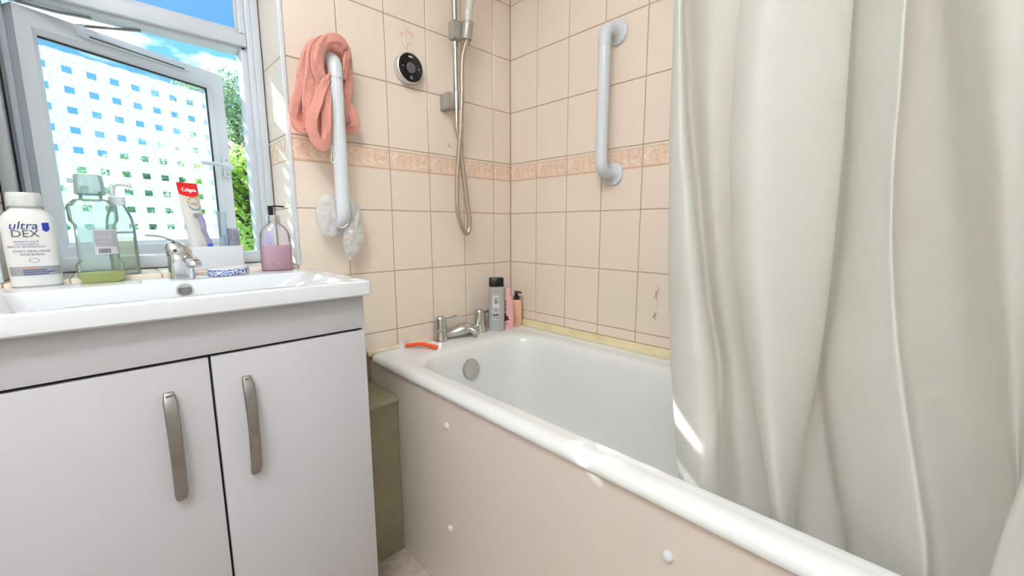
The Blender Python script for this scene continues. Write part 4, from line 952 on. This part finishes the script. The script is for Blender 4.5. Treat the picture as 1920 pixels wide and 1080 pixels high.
# ------------------------------------------------------------------ garden outside
gz = -3.5
struct(box('ground', (-60, .36, gz-.2), (40, 80, gz), mat('lawn', '6f8a45', rough=.95, vary=('93a763', 3, .4, .7), bump=(30, .5, .03))))
m_bark = mat('bark', '6b5a48', rough=.95, bump=(20, .6, .02))
def leafmat(name, c1, c2):
    def b(t):
        oi = nd(t, 'ShaderNodeTexCoord'); n = nd(t, 'ShaderNodeTexNoise', {'Vector': oi.outputs['Object'], 'Scale': 2.5, 'Detail': 6.0}); r = nd(t, 'ShaderNodeValToRGB', {0: n.outputs['Fac']})
        e = r.color_ramp.elements; e[0].position = .35; e[0].color = srgb(c1); e[1].position = .65; e[1].color = srgb(c2)
        d = nd(t, 'ShaderNodeBsdfDiffuse', {0: r.outputs[0]}); tl = nd(t, 'ShaderNodeBsdfTranslucent', {0: r.outputs[0]})
        return nd(t, 'ShaderNodeMixShader', {0: .62, 1: d.outputs[0], 2: tl.outputs[0]}).outputs[0]
    return nodes_mat(name, b)
def tree(name, label, base, h, rad, z0c, n, leaf, mt, seed, group=None):
    rnd = random.Random(seed); b = Vector(base)
    T_ = thing(name, b, label, 'tree')
    br = [sweep_vf(crv([b, b+Vector((.1, 0, h*.4)), b+Vector((0, .1, h*.8)), b+Vector((.05, 0, h*.95))], 4), lambda t: .09*(1-.85*t), 10)]
    cl_ = []
    for k in range(60):
        a = rnd.uniform(0, 6.28); zc = b.z+z0c+(h-z0c)*rnd.random()**.8; rr = rad*math.sqrt(rnd.random())*(1.0-.55*((zc-b.z-z0c)/(h-z0c))**2)
        c = Vector((b.x+rr*math.cos(a), b.y+rr*math.sin(a), zc)); cl_.append((c, rad*rnd.uniform(.18, .36)))
        st = Vector((b.x, b.y, max(b.z+h*.25, zc-rr*.7))); br.append(sweep_vf([st, st.lerp(c, .5)+Vector((0, 0, .1)), c], lambda t: .022*(1-.8*t), 5))
    v, f = join(br); add('trunk', v, f, m_bark, T_, True)
    V, Fc = [], []
    for i in range(n):
        c, r_ = cl_[rnd.randrange(len(cl_))]
        d = Vector((rnd.gauss(0, 1), rnd.gauss(0, 1), rnd.gauss(0, 1))).normalized()*r_*rnd.random()**.45
        p = c+d; a = Vector((rnd.gauss(0, 1), rnd.gauss(0, 1), rnd.gauss(0, .6))).normalized(); q = a.orthogonal().normalized(); s = leaf*rnd.uniform(.6, 1.3)
        k = len(V); V += [p-a*s, p+q*s*.5, p+a*s, p-q*s*.5]; Fc.append((k, k+1, k+2, k+3))
    o = add('foliage', V, Fc, mt, T_); o['kind'] = 'stuff'; return T_
lm1 = leafmat('leaf_bright', 'b0d060', 'e4f2a4'); lm2 = leafmat('leaf_dull', '9cb488', 'd0dcb8'); lm3 = leafmat('leaf_mid', '9cc49c', 'c8e0b8')
def dirp(px, dist): d = ray(px, 430); d.z = 0; d.normalize(); q = CAM+d*dist; return Vector((q.x, q.y, gz))
tree('tree', 'tall dull green airy tree seen between the open sash and the jamb', dirp(462, 10.5), 6.45, 1.5, 2.0, 17000, .050, lm2, 3)
tree('bush', 'bright yellow-green bush below the airy tree outside the window', dirp(470, 6.6), 4.45, 1.05, .5, 26000, .045, lm1, 4)
tree('hedge_tree', 'dark green rounded tree seen through the clear squares of the frosted sash', dirp(290, 15), 5.3, 2.6, 1.0, 9000, .10, lm3, 5)
tree('garden_tree', 'mid green garden tree beyond the hinge side of the frosted sash', dirp(0, 21), 5.4, 2.8, 1.0, 8000, .10, lm3, 6)
